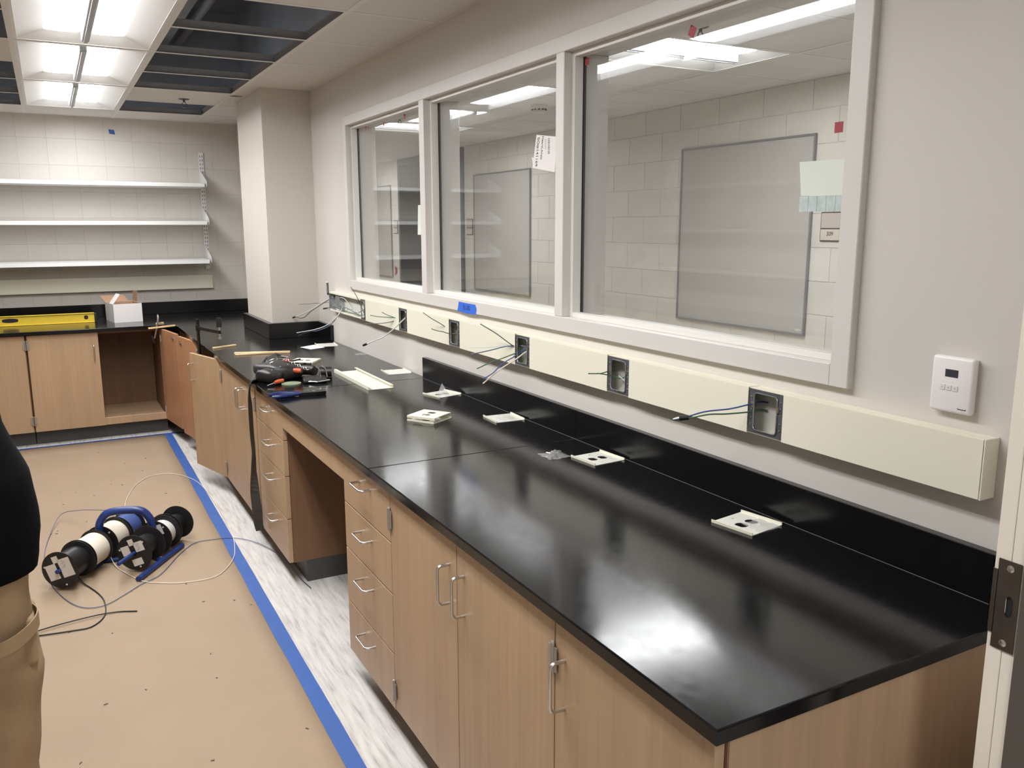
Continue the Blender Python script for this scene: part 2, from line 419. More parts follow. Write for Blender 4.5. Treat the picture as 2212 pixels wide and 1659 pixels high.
# near wall with the doorway
DX0, DX1, DY0, DY1 = -1.80, -.366, -.30, -.138
bm = BM(); box(bm, XL-.2, DX0, DY0, DY1, 0, 3.3); box(bm, DX1+.03, WT, DY0, DY1-.004, 0, 3.3); box(bm, DX0, DX1+.03, DY0, DY1-.004, 2.2, 3.3)
struct('wall_front', bm, 'wall_paint', 'painted wall with the doorway')
dr = thing('door_1', 'white painted metal door frame with a brushed strike plate', None, (DX1, DY1, 0), kind='structure')
bm = BM(); box(bm, DX1, DX1+.03, -.161, DY1, 0, 2.2, .001); box(bm, DX1+.0005, DX1+.03, -.1815, -.1615, 0, 2.2, .001); box(bm, DX1+.0005, DX1+.05, DY1-.004, DY1+.0, 0, 2.2)
part('jamb', bm, 'jamb_paint', dr)
bm = BM(); box(bm, DX0-.03, DX0, -.1815, DY1, 0, 2.2); part('jamb', bm, 'jamb_paint', dr)
bm = BM(); box(bm, DX0, DX1, -.1815, DY1, 2.2-.03, 2.2); part('header', bm, 'frame_paint', dr)
bm = BM(); box(bm, DX1-.003, DX1+.03, -.30, -.1815, 0, 2.2, .001); part('stop', bm, 'stop_dark', dr)
bm = BM()   # strike plate with latch hole and lip, face towards -x
mt = basis((DX1-.0005, -.1615, 1.0), (0, 1, 0), (0, 0, 1))
mt = basis((DX1-.0002, -.1615, 1.0), (0, -1, 0), (0, 0, 1))
holed_plate(bm, .034, .140, .0014, [(.004, 0, .006, .0165)], mt, 18)
box(bm, DX1-.0016, DX1-.0002, -.1455, -.1365, .952, 1.052); box(bm, DX1-.0016, DX1+.006, -.1375, -.1365, .952, 1.052)
sp = part('strike_plate', bm, 'strike_steel', dr)
bm = BM(); box(bm, DX1+.0003, DX1+.012, -.173, -.158, .98, 1.02); part('latch_pocket', bm, 'hole_dark', dr)
for z in (1.0585, .9415):
    bm = BM(); lathe(bm, [(0, .0012), (.003, .0012), (.0055, .0002), (.0055, 0)], 16, basis((DX1-.0014, -.1625, z), (0, -1, 0), (0, 0, 1)))
    mbox(bm, basis((DX1-.0027, -.1625, z), (0, -1, 0), (0, 0, 1)) @ Matrix.Rotation(.6, 4, 'Z'), .007, .0012, .0006)
    part('screw', bm, 'steel', sp, True)

# column
bm = BM(); box(bm, -.3135, 0, 4.752, 5.513, ZC+.0005, H+.02); struct('wall_column', bm, 'column_paint', 'square painted column against the window wall')
# corridor
bm = BM()
RY0, RY1 = 7.785, 9.79
box(bm, XW+.0036, XW+.2, -3.2, RY0, 0, 3.3); box(bm, XW+.0036, XW+.2, RY1, 12.2, 0, 3.3); box(bm, XW+.004, XW+.2, RY0, RY1, 2.41, 3.3)
wc = struct('wall_corridor', bm, 'corridor_paint', 'painted concrete block wall across the corridor')
block_wall('wall_corridor', wc, XW, 1.9, RY0, H, 'y', 'corridor_paint', .012, j=.0042)
block_wall('wall_corridor', wc, XW, RY1, 11.4, H, 'y', 'corridor_paint', .012, j=.0042)
bm = BM(); box(bm, WT, XW+.2, 12.0, 12.2, 0, 3.3); struct('wall_corridor_end', bm, 'corridor_paint', 'end wall of the corridor')
bm = BM(); box(bm, XL-.2, XW+1, -3.2, -3.0, 0, 3.3); struct('wall_entry', bm, 'corridor_paint', 'wall behind the doorway')
d2 = thing('door_2', 'grey door in a deep grey recess across the corridor', None, (XW, 8.8, 0), kind='structure')
bm = BM()
box(bm, XW-.01, XW+.36, RY0, RY0+.05, 0, 2.40); box(bm, XW-.01, XW+.36, RY1-.05, RY1, 0, 2.40); box(bm, XW-.01, XW+.36, RY0+.05, RY1-.05, 2.33, 2.40)
part('frame', bm, 'frame_grey', d2)
bm = BM(); box(bm, XW+.33, XW+.36, RY0+.05, 8.45, 0, 2.33); part('side_panel', bm, 'frame_grey', d2)
bm = BM(); box(bm, XW+.325, XW+.37, 8.45, RY1-.05, 0, 2.33, .003); dl = part('door_leaf', bm, 'door_grey', d2)
bm = BM(); cyl(bm, (XW+.325, 9.62, 1.0), (XW+.27, 9.62, 1.0), .011); cyl(bm, (XW+.275, 9.62, 1.0), (XW+.275, 9.50, 1.0), .009)
lathe(bm, [(0, .012), (.03, .01), (.03, 0)], 20, basis((XW+.325, 9.62, 1.0), (0, -1, 0), (0, 0, 1))); part('lever', bm, 'steel', dl, True)

# ---------------- ceilings
XS = [XL]+[GX+i*T for i in (-4, -3, -2, -1, 0, 1)]+[0.0]
YS = [DY1]+[GY+j*T for j in range(-6, 5)]+[YB]
bm = BM()   # wall angle round the room
for a in ((XL, 0, YB-.022, YB), (XL, 0, DY1, DY1+.022)): box(bm, a[0], a[1], a[2], a[3], H-.001, H)
box(bm, -.022, 0, DY1, 4.752, H-.001, H); box(bm, XL, XL+.022, DY1, YB, H-.001, H)
cl = struct('ceiling', bm, 'tee_white', 'suspended ceiling with open bays')
def tee(along, c, a, b, parent, nm, z=H):
    bm = BM()
    if along == 'y': box(bm, c-.012, c+.012, a, b, z-.0015, z)
    else: box(bm, a, b, c-.012, c+.012, z-.0012, z+.0003)
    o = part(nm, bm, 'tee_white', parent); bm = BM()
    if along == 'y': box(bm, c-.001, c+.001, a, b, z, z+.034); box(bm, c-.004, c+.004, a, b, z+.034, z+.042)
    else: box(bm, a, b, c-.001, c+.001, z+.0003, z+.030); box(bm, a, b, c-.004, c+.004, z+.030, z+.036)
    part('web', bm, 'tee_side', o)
for x in XS[1:-1]: tee('y', x, DY1, YB, cl, 'main_tee')
def state(i, j):
    """bay i (between XS[i] and XS[i+1]), row j (between YS[j] and YS[j+1])"""
    x = XS[i]; jj = j-1-6       # grid row index
    if abs(x-(GX-T)) < .01: return 'light' if -6 <= jj < 4 else 'tile'
    if abs(x-GX) < .01: return 'open' if (-2 <= jj < 2 or jj == 3) else 'tile'
    if abs(x-(GX-2*T)) < .01: return 'open' if (jj in (-2, -1, 1, 2, 3)) else 'tile'
    return 'tile'
tcache = {}
for i in range(len(XS)-1):
    for j in range(len(YS)-1):
        if state(i, j) != 'tile': continue
        a, b, c, d = XS[i]+.003, XS[i+1]-.003, YS[j]+.003, YS[j+1]-.003
        if b > -.001 and c > 4.6 and c < 5.6:      # cut round the column
            b = -.3135
        sx, sy = round(b-a, 3), round(d-c, 3)
        if (sx, sy) not in tcache:
            bm = BM(); box(bm, -sx/2, sx/2, -sy/2, sy/2, 0, .016, .002); tcache[(sx, sy)] = mesh('ceiling_tile', bm, 'tile_white')
        inst('ceiling_tile', tcache[(sx, sy)], ((a+b)/2, (c+d)/2, H+.0005), cl)
for i in range(len(XS)-1):
    for j in range(1, len(YS)-1):
        s0, s1 = state(i, j-1), state(i, j)
        if s0 == 'light' and s1 == 'light' and (j-1-6) % 2: continue
        b = XS[i+1]
        if b > -.001 and 4.75 < YS[j] < 5.52: b = -.3135
        tee('x', YS[j], XS[i]+.01, b-.01, cl, 'cross_tee')
# slab above the grid and what hangs there
bm = BM(); box(bm, XL-.2, XW+1, -3.2, 12.2, 3.3, 3.45); struct('ceiling_slab', bm, 'deck_dark', 'dark concrete deck above the suspended ceiling')
bm = BM(); box(bm, -.86, -.62, .8, 6.6, 2.92, 3.1, .004); o = one('air_duct', bm, 'duct_grey', 'grey sheet metal duct above the open ceiling bays', 'duct')
bm = BM(); cyl(bm, (-.5, .5, 3.0), (-.5, 6.8, 3.0), .03, 12); one('sprinkler_pipe', bm, 'duct_grey', 'grey pipe running above the open ceiling bays beside the duct', 'pipe', smooth=True)
bm = BM(); box(bm, XL, 0, 3.05, 3.2, 3.17, 3.3); box(bm, XL, 0, 4.6, 4.75, 3.17, 3.3); struct('ceiling_beam', bm, 'deck_dark', 'dark joists under the deck')

def troffer(loc, rotz, label, lensmat, group, flat_len=1.2192, wid=.6096):
    t = thing('ceiling_light', label, 'light', loc, group)
    mt = Matrix.Translation(loc) @ Matrix.Rotation(rotz, 4, 'Z')
    L, W_ = flat_len/2-.004, wid/2-.004; hh = .036; iw, il = .168, L-.115
    bm = BM()
    # sloped reflector sides and ends, then the shell above
    def q(a, b, c, d):
        bm.faces.new([bm.verts.new(mt @ Vector(p)) for p in (a, b, c, d)])
    lo = [(-W_+.02, -L+.02, 0), (W_-.02, -L+.02, 0), (W_-.02, L-.02, 0), (-W_+.02, L-.02, 0)]
    hi = [(-iw, -il, hh), (iw, -il, hh), (iw, il, hh), (-iw, il, hh)]
    for k in range(4): q(lo[k], lo[(k+1) % 4], hi[(k+1) % 4], hi[k])
    mbox(bm, mt @ Matrix.Translation((0, 0, hh+.014)), 2*iw+.02, 2*il+.02, .012)
    part('reflector', bm, 'fixture_white', t)
    bm = BM()
    for a in ((-W_, -W_+.021, -L, L), (W_-.021, W_, -L, L)):
        vs = box(bm, a[0], a[1], a[2], a[3], -.0005, .003); bmesh.ops.transform(bm, matrix=mt, verts=vs)
    for a in ((-W_+.021, W_-.021, -L, -L+.021), (-W_+.021, W_-.021, L-.021, L)):
        vs = box(bm, a[0], a[1], a[2], a[3], -.0005, .003); bmesh.ops.transform(bm, matrix=mt, verts=vs)
    part('frame', bm, 'fixture_white', t)
    for s in (-1, 1):
        bm = BM()
        for k in range(6):
            x0 = .02+k*(iw-.022)/6; x1 = .02+(k+1)*(iw-.022)/6
            z = lambda x: hh-.002-.003*math.sin(math.pi*(x-.02)/(iw-.022))
            bm.faces.new([bm.verts.new(mt @ Vector(p)) for p in ((s*x0, -il+.01, z(x0)), (s*x1, -il+.01, z(x1)), (s*x1, il-.01, z(x1)), (s*x0, il-.01, z(x0)))])
        part('lens', bm, lensmat, t, True)
    bm = BM(); mbox(bm, mt @ Matrix.Translation((0, 0, hh-.023)), .036, 2*il-.004, .042, .006)
    mbox(bm, mt @ Matrix.Translation((0, 0, hh-.046)), .016, 2*il-.01, .006)
    part('centre_bar', bm, 'fixture_bar', t)
    return t
names = {2: 'recessed ceiling light nearest the shelving wall', 0: 'recessed ceiling light second from the shelving wall', -2: 'recessed ceiling light third from the shelving wall', -4: 'recessed ceiling light fourth from the shelving wall', -6: 'recessed ceiling light nearest the doorway'}
for j in (2, 0, -2, -4, -6):
    troffer((GX-T/2, GY+(j+1)*T, H), 0, names[j]+', white, twin lens', 'lens_room', 'lights in a row over the room')

# corridor ceiling
bm = BM(); box(bm, WT, WT+.02, -3, 12, H-.001, H); box(bm, XW-.02, XW, -3, 12, H-.001, H)
cc = struct('ceiling', bm, 'tee_white', 'suspended corridor ceiling')
CX = [WT, .632, 1.851, XW]; CY0 = 2.42
ky = [CY0+k*T for k in range(-8, 16)]
crow = {0: 1, 6: 1, 12: 1, -5: 1}
for x in CX[1:3]: tee('y', x, -2.4, 11.6, cc, 'main_tee')
for a, b in zip(ky, ky[1:]):
    k = round((a-CY0)/T)
    for i in range(3):
        if i == 1 and k in crow: continue
        sx, sy = round(CX[i+1]-CX[i]-.006, 3), round(T-.006, 3)
        if (sx, sy) not in tcache:
            bm = BM(); box(bm, -sx/2, sx/2, -sy/2, sy/2, 0, .016, .002); tcache[(sx, sy)] = mesh('ceiling_tile', bm, 'tile_white')
        inst('ceiling_tile', tcache[(sx, sy)], ((CX[i]+CX[i+1])/2, (a+b)/2, H+.0005), cc)
    tee('x', a, WT+.01, XW-.01, cc, 'cross_tee')
cn = {0: 'facing the large window pane', 6: 'level with the column', 12: 'by the corridor end wall', -5: 'near the doorway'}
for k in crow:
    troffer(((CX[1]+CX[2])/2, CY0+(k+.5)*T, H), math.pi/2, 'white recessed corridor light '+cn[k], 'lens_corridor', 'lights in the corridor')

bm = BM(); ex, ey = -1.1, -1.75
box(bm, XL-.2, ex-.3048, -3.0, DY0, H, H+.02); box(bm, ex+.3048, XW, -3.0, DY0, H, H+.02); box(bm, ex-.3048, ex+.3048, -3.0, ey-.6096, H, H+.02); box(bm, ex-.3048, ex+.3048, ey+.6096, DY0, H, H+.02)
struct('ceiling', bm, 'tile_white', 'ceiling of the hall outside the doorway')
troffer((ex, ey, H), 0, 'white recessed light in the hall outside the doorway', 'lens_room', None)

# ---------------- interior window
wn = thing('window_1', 'three pane interior window in a white metal frame', None, (0, 2.2, WZ0), kind='structure')
FX, GLX, BXK = -.02, .05, WT+.02
F = .0515
M1, M2 = (2.84, 2.897), (1.642, 1.693)
bm = BM()
box(bm, FX, BXK, WY0, WY0+F, WZ0, WZ1, .002); box(bm, FX, BXK, WY1-F, WY1, WZ0, WZ1, .002)
box(bm, FX+.0004, BXK, WY0+F, WY1-F, WZ0, WZ0+F, .002); box(bm, FX+.0004, BXK, WY0+F, WY1-F, WZ1-F, WZ1, .002)
part('frame', bm, 'frame_paint', wn)
for a, b in (M1, M2):
    bm = BM(); box(bm, FX, BXK, a, b, WZ0+F, WZ1-F, .002); part('mullion', bm, 'frame_paint', wn)
PA = [(M1[1], WY1-F), (M2[1], M1[0]), (WY0+F, M2[0])]
zz0, zz1 = WZ0+F, WZ1-F
for a, b in PA:
    bm = BM()
    e = .016
    box(bm, .012, GLX-.004, a, a+e, zz0, zz1, .001); box(bm, .012, GLX-.004, b-e, b, zz0, zz1, .001)
    box(bm, .0124, GLX-.004, a+e, b-e, zz0, zz0+e, .001); box(bm, .0124, GLX-.004, a+e, b-e, zz1-e, zz1, .001)
    part('glazing_bead', bm, 'bead_paint', wn)
    bm = BM(); box(bm, GLX-.004, GLX+.006, a+.002, a+e+.002, zz0+.002, zz1-.002); box(bm, GLX-.004, GLX+.006, b-e-.003, b-.002, zz0+.002, zz1-.002)
    part('gasket', bm, 'gasket', wn)
    bm = BM(); box(bm, GLX-.003, GLX+.003, a+.004, b-.004, zz0+.004, zz1-.004); part('pane', bm, 'glass', wn)
    bm = BM()
    for z in (zz0+.06, (zz0+zz1)/2, zz1-.06): lathe(bm, [(0, .0015), (.003, .001), (.004, 0)], 10, basis((.03, b-e, z), (1, 0, 0), (0, 0, -1)) @ Matrix.Rotation(0, 4, 'X'))
    part('bead_screw', bm, 'nickel', wn)

# ================================================================== CABINETS
def pull(bm, p0, p1, out):
    """wire pull between base points p0,p1 standing off by vector out"""
    p0, p1, o = Vector(p0), Vector(p1), Vector(out); d = (p1-p0).normalized(); r = .012; on = o.normalized()
    pts = [p0, p0+o-on*r]
    for k in range(1, 5):
        a = k/4*math.pi/2; pts.append(p0+o-on*r+on*r*math.sin(a)+d*r*(1-math.cos(a)))
    for k in range(0, 5):
        a = k/4*math.pi/2; pts.append(p1+o-on*r*(1-math.cos(a))-d*(r-r*math.sin(a)))
    pts.append(p1)
    tube(bm, pts, .0042, 10)
def carcass(bm, x0, x1, y0, y1, z0, z1, t=.018, front='x'):
    """open-fronted box; front='x' opens to -x, front='y' opens to -y"""
    box(bm, x0, x1, y0, y1, z0, z0+t*2 if front == 'y' else z0+t); box(bm, x0, x1, y0, y1, z1-t, z1)
    if front == 'x':
        box(bm, x0, x1, y0, y0+t, z0+t, z1-t); box(bm, x0, x1, y1-t, y1, z0+t, z1-t); box(bm, x1-t, x1, y0+t, y1-t, z0+t, z1-t)
    else:
        box(bm, x0, x0+t, y0, y1, z0+t, z1-t); box(bm, x1-t, x1, y0, y1, z0+t, z1-t); box(bm, x0+t, x1-t, y1-t, y1, z0+t, z1-t)
def hinge_bm(bm, c, ax, h=.066):
    """five-knuckle overlay hinge: barrel at c along z, two leaves along ax"""
    c = Vector(c); ax = Vector(ax)
    cyl(bm, c-Vector((0, 0, h/2)), c+Vector((0, 0, h/2)), .0055, 10)
    lathe(bm, [(.0055, 0), (.004, .003), (0, .004)], 10, Matrix.Translation(c+Vector((0, 0, h/2))))
    for s in (-1, 1):
        m = basis(c+ax*s*.008, ax, (0, 0, 1)); mbox(bm, m, .014, h*.8, .0025)
DZ0, DZ1 = .103, ZU-.003
def cab_x(y0, y1, label, fronts, group, end=False):
    """cabinet of the window-wall run, front at CF"""
    t = thing('base_cabinet', label, 'cabinet', ((CF)/2, (y0+y1)/2, 0), group)
    bm = BM(); carcass(bm, CF+.0205, -.002, y0+.001, y1-.001, .1, ZU-.0005); part('body', bm, 'carcass', t)
    bm = BM(); box(bm, KX, -.02, y0+.002, y1-.002, 0, .1); part('toe_kick', bm, 'kick_rubber', t)
    for f in fronts:
        a, b = f['y']; k = f['kind']; z0, z1 = f.get('z', (DZ0, DZ1)); g = .0016
        ang = f.get('open', 0); hy = f.get('hinge')
        def xf(o):
            if ang:
                p = Vector((CF+.0095, hy, 0)); R = Matrix.Translation(p) @ Matrix.Rotation(ang, 4, 'Z') @ Matrix.Translation(-p)
                o.data.transform(R)
            return o
        bm = BM(); box(bm, CF, CF+.0195, a+g, b-g, z0+g, z1-g, .0012)
        d = xf(part('drawer' if k == 'drawer' else 'door', bm, f.get('mat', 'wood'), t))
        if 'pull' in f:
            bm = BM(); py, pz = f['pull']; x = CF
            if k == 'drawer': pull(bm, (x, py-.051, pz), (x, py+.051, pz), (-.034, 0, 0))
            else: pull(bm, (x, py, pz-.051), (x, py, pz+.051), (-.034, 0, 0))
            xf(part('handle', bm, 'steel', d, True))
        if hy is not None:
            for hz in (.715, .168):
                bm = BM(); hinge_bm(bm, (CF-.004, hy, hz), (0, 1, 0))
                part('hinge', bm, 'nickel', d, True)
        if f.get('clip'):
            bm = BM(); yy, zz = f['clip']; mbox(bm, Matrix.Translation((CF+.0215, yy, zz)), .004, .04, .022, .001); mbox(bm, Matrix.Translation((CF+.026, yy, zz)), .007, .014, .008, .001)
            xf(part('catch', bm, 'steel', d))
    if end:
        bm = BM(); box(bm, CF+.022, -.002, y0-.006, y0+.0005, 0.0, ZU-.0005, .0008); part('end_panel', bm, 'wood_end', t)
    return t
G1 = 'wood base cabinets under the window'
cab_x(.016, .475, 'single door wood base cabinet at the open end of the black counter', [dict(kind='door', y=(.016, .475), pull=(.437, .676), hinge=.018)], G1, True)
cab_x(.475, 1.395, 'two door wood base cabinet between the single door cabinet and the drawers', [dict(kind='door', y=(.475, .935), pull=(.893, .676), hinge=.477), dict(kind='door', y=(.935, 1.395), pull=(.977, .676), hinge=1.394)], G1)
zs = [DZ1, .640, .478, .284, .098]
cab_x(1.395, 1.842, 'four drawer wood cabinet between the knee space and the two door cabinet', [dict(kind='drawer', y=(1.395, 1.842), z=(zs[k+1], zs[k]), pull=(1.62, zs[k]-.055 if k else .752)) for k in range(4)], G1)
zs = [DZ1, .655, .495, .302, .1]
cab_x(2.694, 3.235, 'four drawer wood cabinet beside the hanging tool belt strap', [dict(kind='drawer', y=(2.694, 3.215), z=(zs[k+1], zs[k]), pull=(2.93, zs[k]-.06 if k else .748)) for k in range(4)], G1)
cab_x(3.235, 4.14, 'wood base cabinet with closed doors behind the hanging strap', [dict(kind='door', y=(3.235, 3.53), pull=(3.50, .69), hinge=3.237), dict(kind='door', y=(3.53, 4.14), pull=(3.56, .69), hinge=4.139)], G1)
cab_x(4.14, 5.02, 'wood base cabinet with both doors standing open near the corner', [dict(kind='door', y=(4.142, 4.575), pull=(4.53, .69), hinge=4.146, open=math.radians(15.0)), dict(kind='door', y=(4.585, 5.018), pull=(4.63, .69), hinge=5.016, open=-math.radians(171), mat='wood_inside', clip=(4.66, .76))], G1)
# blind corner unit and apron
t = thing('base_cabinet', 'blank corner cabinet behind the open doors', 'cabinet', (-.4, 5.4, 0), G1)
bm = BM(); box(bm, CF+.01, -.002, 5.021, BCF+.0, .1, ZU-.0005); part('body', bm, 'wood', t)
bm = BM(); box(bm, KX, -.02, 5.021, 6.04, 0, .1); part('toe_kick', bm, 'kick_rubber', t)
bm = BM(); box(bm, CF, CF+.019, 1.8435, 2.6925, .712, ZU-.0008, .001); box(bm, CF+.019, CF+.08, 1.8435, 2.6925, ZU-.02, ZU-.0008); one('knee_space_apron', bm, 'wood', 'plain wood apron rail above the knee space under the counter', 'apron')

# back run, front at BCF
def cab_y(x0, x1, label, fronts, group, kick=True):
    t = thing('base_cabinet', label, 'cabinet', ((x0+x1)/2, (BCF+YB)/2, 0), group)
    bm = BM(); carcass(bm, x0+.001, x1-.001, BCF+.0205, BCF+.62, .1, ZU-.0005, front='y'); part('body', bm, 'carcass', t)
    bm = BM(); box(bm, x0+.018, x1-.018, BCF+.04, BCF+.6, .1365, .142); box(bm, x0+.002, x1-.002, BCF+.008, BCF+.0205, .105, .16, .002); part('cabinet_floor', bm, 'wood', t)
    bm = BM(); box(bm, x0+.002, x1-.002, BCF+.075, BCF+.6, 0, .1); part('toe_kick', bm, 'kick_rubber', t)
    for f in fronts:
        a, b = f['x']; g = .0016; ang = f.get('open', 0); hx = f['hinge']
        def xf(o):
            if ang:
                p = Vector((hx, BCF+.0095, 0)); o.data.transform(Matrix.Translation(p) @ Matrix.Rotation(ang, 4, 'Z') @ Matrix.Translation(-p))
            return o
        bm = BM(); box(bm, a+g, b-g, BCF, BCF+.0195, DZ0+g, DZ1-g, .0012); d = xf(part('door', bm, f.get('mat', 'wood'), t))
        if 'pull' in f:
            bm = BM(); px, pz = f['pull']; pull(bm, (px, BCF, pz-.051), (px, BCF, pz+.051), (0, -.034, 0)); xf(part('handle', bm, 'steel', d, True))
        for hz in (.73, .185):
            bm = BM(); hinge_bm(bm, (hx, BCF-.003, hz), (1, 0, 0)); part('hinge', bm, 'nickel', d, True)
        if f.get('clip'):
            bm = BM(); xx, zz = f['clip']; mbox(bm, Matrix.Translation((xx, BCF+.0215, zz)), .04, .004, .022, .001); mbox(bm, Matrix.Translation((xx, BCF+.026, zz)), .014, .007, .008, .001)
            xf(part('catch', bm, 'steel', d))
    return t
G2 = 'wood base cabinets under the shelves'
cab_y(-1.762, -.866, 'wood base cabinet under the shelves with one door open on its dark inside', [dict(x=(-1.757, -1.302), hinge=-1.757, pull=(-1.337, .66)), dict(x=(-1.297, -.868), hinge=-.870, open=math.radians(98), mat='wood_inside', pull=(-1.26, .66), clip=(-1.22, .765))], G2)
cab_y(-2.66, -1.764, 'closed wood base cabinet under the yellow level', [dict(x=(-2.21, -1.769), hinge=-1.769, pull=(-2.17, .66)), dict(x=(-2.655, -2.215), hinge=-2.655, pull=(-2.26, .66))], G2)

t = thing('base_cabinet', 'blank corner cabinet in the corner away from the column', 'cabinet', (-3.1, 6.4, 0), G2)
bm = BM(); box(bm, XL+.002, -2.663, BCF+.001, BCF+.62, .1, ZU-.0005); part('body', bm, 'wood', t)
bm = BM(); box(bm, XL+.01, -2.665, BCF+.075, BCF+.6, 0, .1); part('toe_kick', bm, 'kick_rubber', t)

# ================================================================== COUNTERTOPS
def slab(poly, label, group='black resin countertop sections', z0=ZU, z1=ZC):
    bm = BM(); prism(bm, poly, z0, z1)
    es = [e for e in bm.edges if all(abs(v.co.z-z1) < 1e-6 for v in e.verts)]
    bmesh.ops.bevel(bm, geom=es, offset=.003, segments=2, affect='EDGES', profile=.5)
    return one('countertop', bm, 'counter_black', label, 'countertop', group)
SY = 1.5415; SE = 2.9055; j = .0006
slab([(D, 0), (-.001, 0), (-.001, SY-j), (D, SY-j)], 'black resin countertop section at the open end by the thermostat')
slab([(D, SY+j), (-.001, SY+j), (-.001, SE-j), (D, SE-j)], 'black resin countertop section over the knee space')
slab([(D, SE+j), (-.001, SE+j), (-.001, 4.751), (-.3145, 4.751), (-.3145, 5.514), (-.001, 5.514), (-.001, YB-.001), (D, YB-.001)], 'black resin countertop section around the column')
slab([(XL+.001, BF), (D-2*j, BF), (D-2*j, YB-.001), (XL+.001, YB-.001)], 'black resin countertop section along the shelving wall')
def splash(x0, x1, y0, y1, label):
    bm = BM(); box(bm, x0, x1, y0, y1, ZC+.0003, ZC+.1016, .0015); o = one('backsplash', bm, 'splash_black', label, 'backsplash', 'black backsplash pieces')
    if x1 > -.001 and y1-y0 > 1:
        bm = BM(); cyl(bm, (x0-.0004, y0, ZC+.0004), (x0-.0004, y1, ZC+.0004), .0009, 6); part('caulk_bead', bm, 'caulk', o)
    return o
SX = -.0235
splash(SX, -.0005, .002, SY-j, 'black backsplash strip under the raceway at the open counter end')
splash(SX, -.0005, SY+j, SE, 'black backsplash strip under the raceway ending at mid counter')
splash(SX, -.0005, 4.434, 4.71, 'short black backsplash piece on the wall next to the column')
splash(-.348, -.0005, 4.7105, 4.751, 'black backsplash across the front of the column')
splash(-.348, -.3145, 4.7515, 5.53, 'black backsplash along the room side of the column')
splash(XL+.002, -.0005, YB-.0235, YB-.0005, 'long black backsplash on the shelving wall')

# ================================================================== WIRE RACEWAY
RX, RZ0, RZ1 = -.0433, 1.038, 1.154; RE, RFAR = .0945, 4.372
BOX = [(3.0428, 3.1542), (2.4325, 2.5443), (1.8269, 1.9383), (1.2159, 1.3306), (.5958, .712)]
rw = thing('wire_raceway', 'long ivory metal wire raceway with open boxes below the window', 'raceway', (0, 2.2, RZ0))
bm = BM()
box(bm, -.002, -.0005, RE, RFAR, RZ0, RZ1)
box(bm, RX+.004, -.002, RE, RFAR, RZ1-.0015, RZ1); box(bm, RX+.004, -.002, RE, RFAR, RZ0, RZ0+.0015)
box(bm, RX+.004, RX+.006, RE, RFAR, RZ1-.010, RZ1-.0015); box(bm, RX+.004, RX+.006, RE, RFAR, RZ0+.0015, RZ0+.010)
part('base_channel', bm, 'raceway_ivory', rw)
OPEN1 = 3.668
edges = [OPEN1]+[e for b in BOX for e in (b[1], b[0])]+[RE+.001]
segs = [(edges[k+1], edges[k]) for k in range(0, len(edges), 2)]
for a, b in segs:
    bm = BM(); box(bm, RX, RX+.0015, a, b, RZ0-.001, RZ1+.001, .0004)
    box(bm, RX+.0005, -.004, a, b, RZ1+.0001, RZ1+.0013); box(bm, RX+.0005, -.012, a, b, RZ0-.0013, RZ0-.0001)
    part('cover', bm, 'raceway_ivory', rw)
bm = BM(); box(bm, RX-.0005, -.0005, RE-.004, RE-.0004, RZ0-.002, RZ1+.002, .0008); part('end_cap', bm, 'raceway_ivory', rw)
def bracket(a, b, mat='galv_dark'):
    yc = (a+b)/2; wd = b-a-.002; ht = RZ1-RZ0-.004; zc = (RZ0+RZ1)/2
    bm = BM(); holed_plate(bm, wd, ht, .0012, [(0, 0, wd*.33, ht*.42, .3)], basis((RX+.004, yc, zc), (0, -1, 0), (0, 0, 1)), 24)
    p = part('device_bracket', bm, mat, rw)
    bm = BM(); rr = []
    hw, hh_, c = wd*.335, ht*.425, .009
    for (sx, sz), a0 in (((1, 1), 0), ((-1, 1), 90), ((-1, -1), 180), ((1, -1), 270)):
        for k in range(4):
            an = math.radians(a0+k*30); rr.append((RX+.001, yc-(sx*(hw-c)+c*math.cos(an)), zc+sz*(hh_-c)+c*math.sin(an)))
    tube(bm, rr, .0016, 6, closed=True); part('rim', bm, 'galv', p, True)
    bm = BM()
    for s in (-1, 1):
        for dz in (-.034, -.018, .004, .02, .036): lathe(bm, [(0, .0012), (.0022, .0009), (.0026, 0)], 8, basis((RX+.0025, yc+s*wd*.42, zc+dz), (0, -1, 0), (0, 0, 1)))
        box(bm, RX-.0005, RX+.003, yc+s*wd*.36-.0035, yc+s*wd*.36+.0035, zc+.010, zc+.024)
    part('bracket_screws', bm, 'steel', p)
for a, b in BOX: bracket(a, b)
bracket(3.675, 3.757)
bm = BM()   # junction box and divider in the uncovered far end
box(bm, RX+.002, -.004, 4.362, 4.3715, RZ0+.002, RZ1-.002); box(bm, RX+.01, -.004, 4.18, 4.183, RZ0+.004, RZ1-.004); box(bm, RX+.012, -.006, 4.19, 4.26, RZ0+.03, RZ1-.02)
box(bm, RX+.01, RX+.012, 4.19, 4.36, RZ0+.02, RZ0+.028)
part('open_end_box', bm, 'galv', rw)
bm = BM(); box(bm, -.0032, -.0022, RE, RFAR, RZ0+.002, RZ1-.002); part('channel_back', bm, 'raceway_inside', rw)

# second raceway on the back wall
r2 = thing('wire_raceway', 'grey ivory wire raceway under the shelves with no open boxes', 'raceway', (-1.9, YB, 1.037))
bm = BM(); box(bm, -3.4, -.346, YB-.0433, YB-.0005, 1.037, 1.152, .001); part('cover', bm, 'raceway_ivory', r2)
bm = BM(); box(bm, -.3455, -.3425, YB-.044, YB-.0005, 1.036, 1.153, .0006); part('end_cap', bm, 'raceway_ivory', r2)
bm = BM(); lathe(bm, [(0, .002), (.004, .001), (.005, 0)], 10, basis((-.40, YB-.0433, 1.08), (-1, 0, 0), (0, 0, 1)) @ Matrix.Rotation(0, 4, 'X')); part('screw', bm, 'nickel', r2)

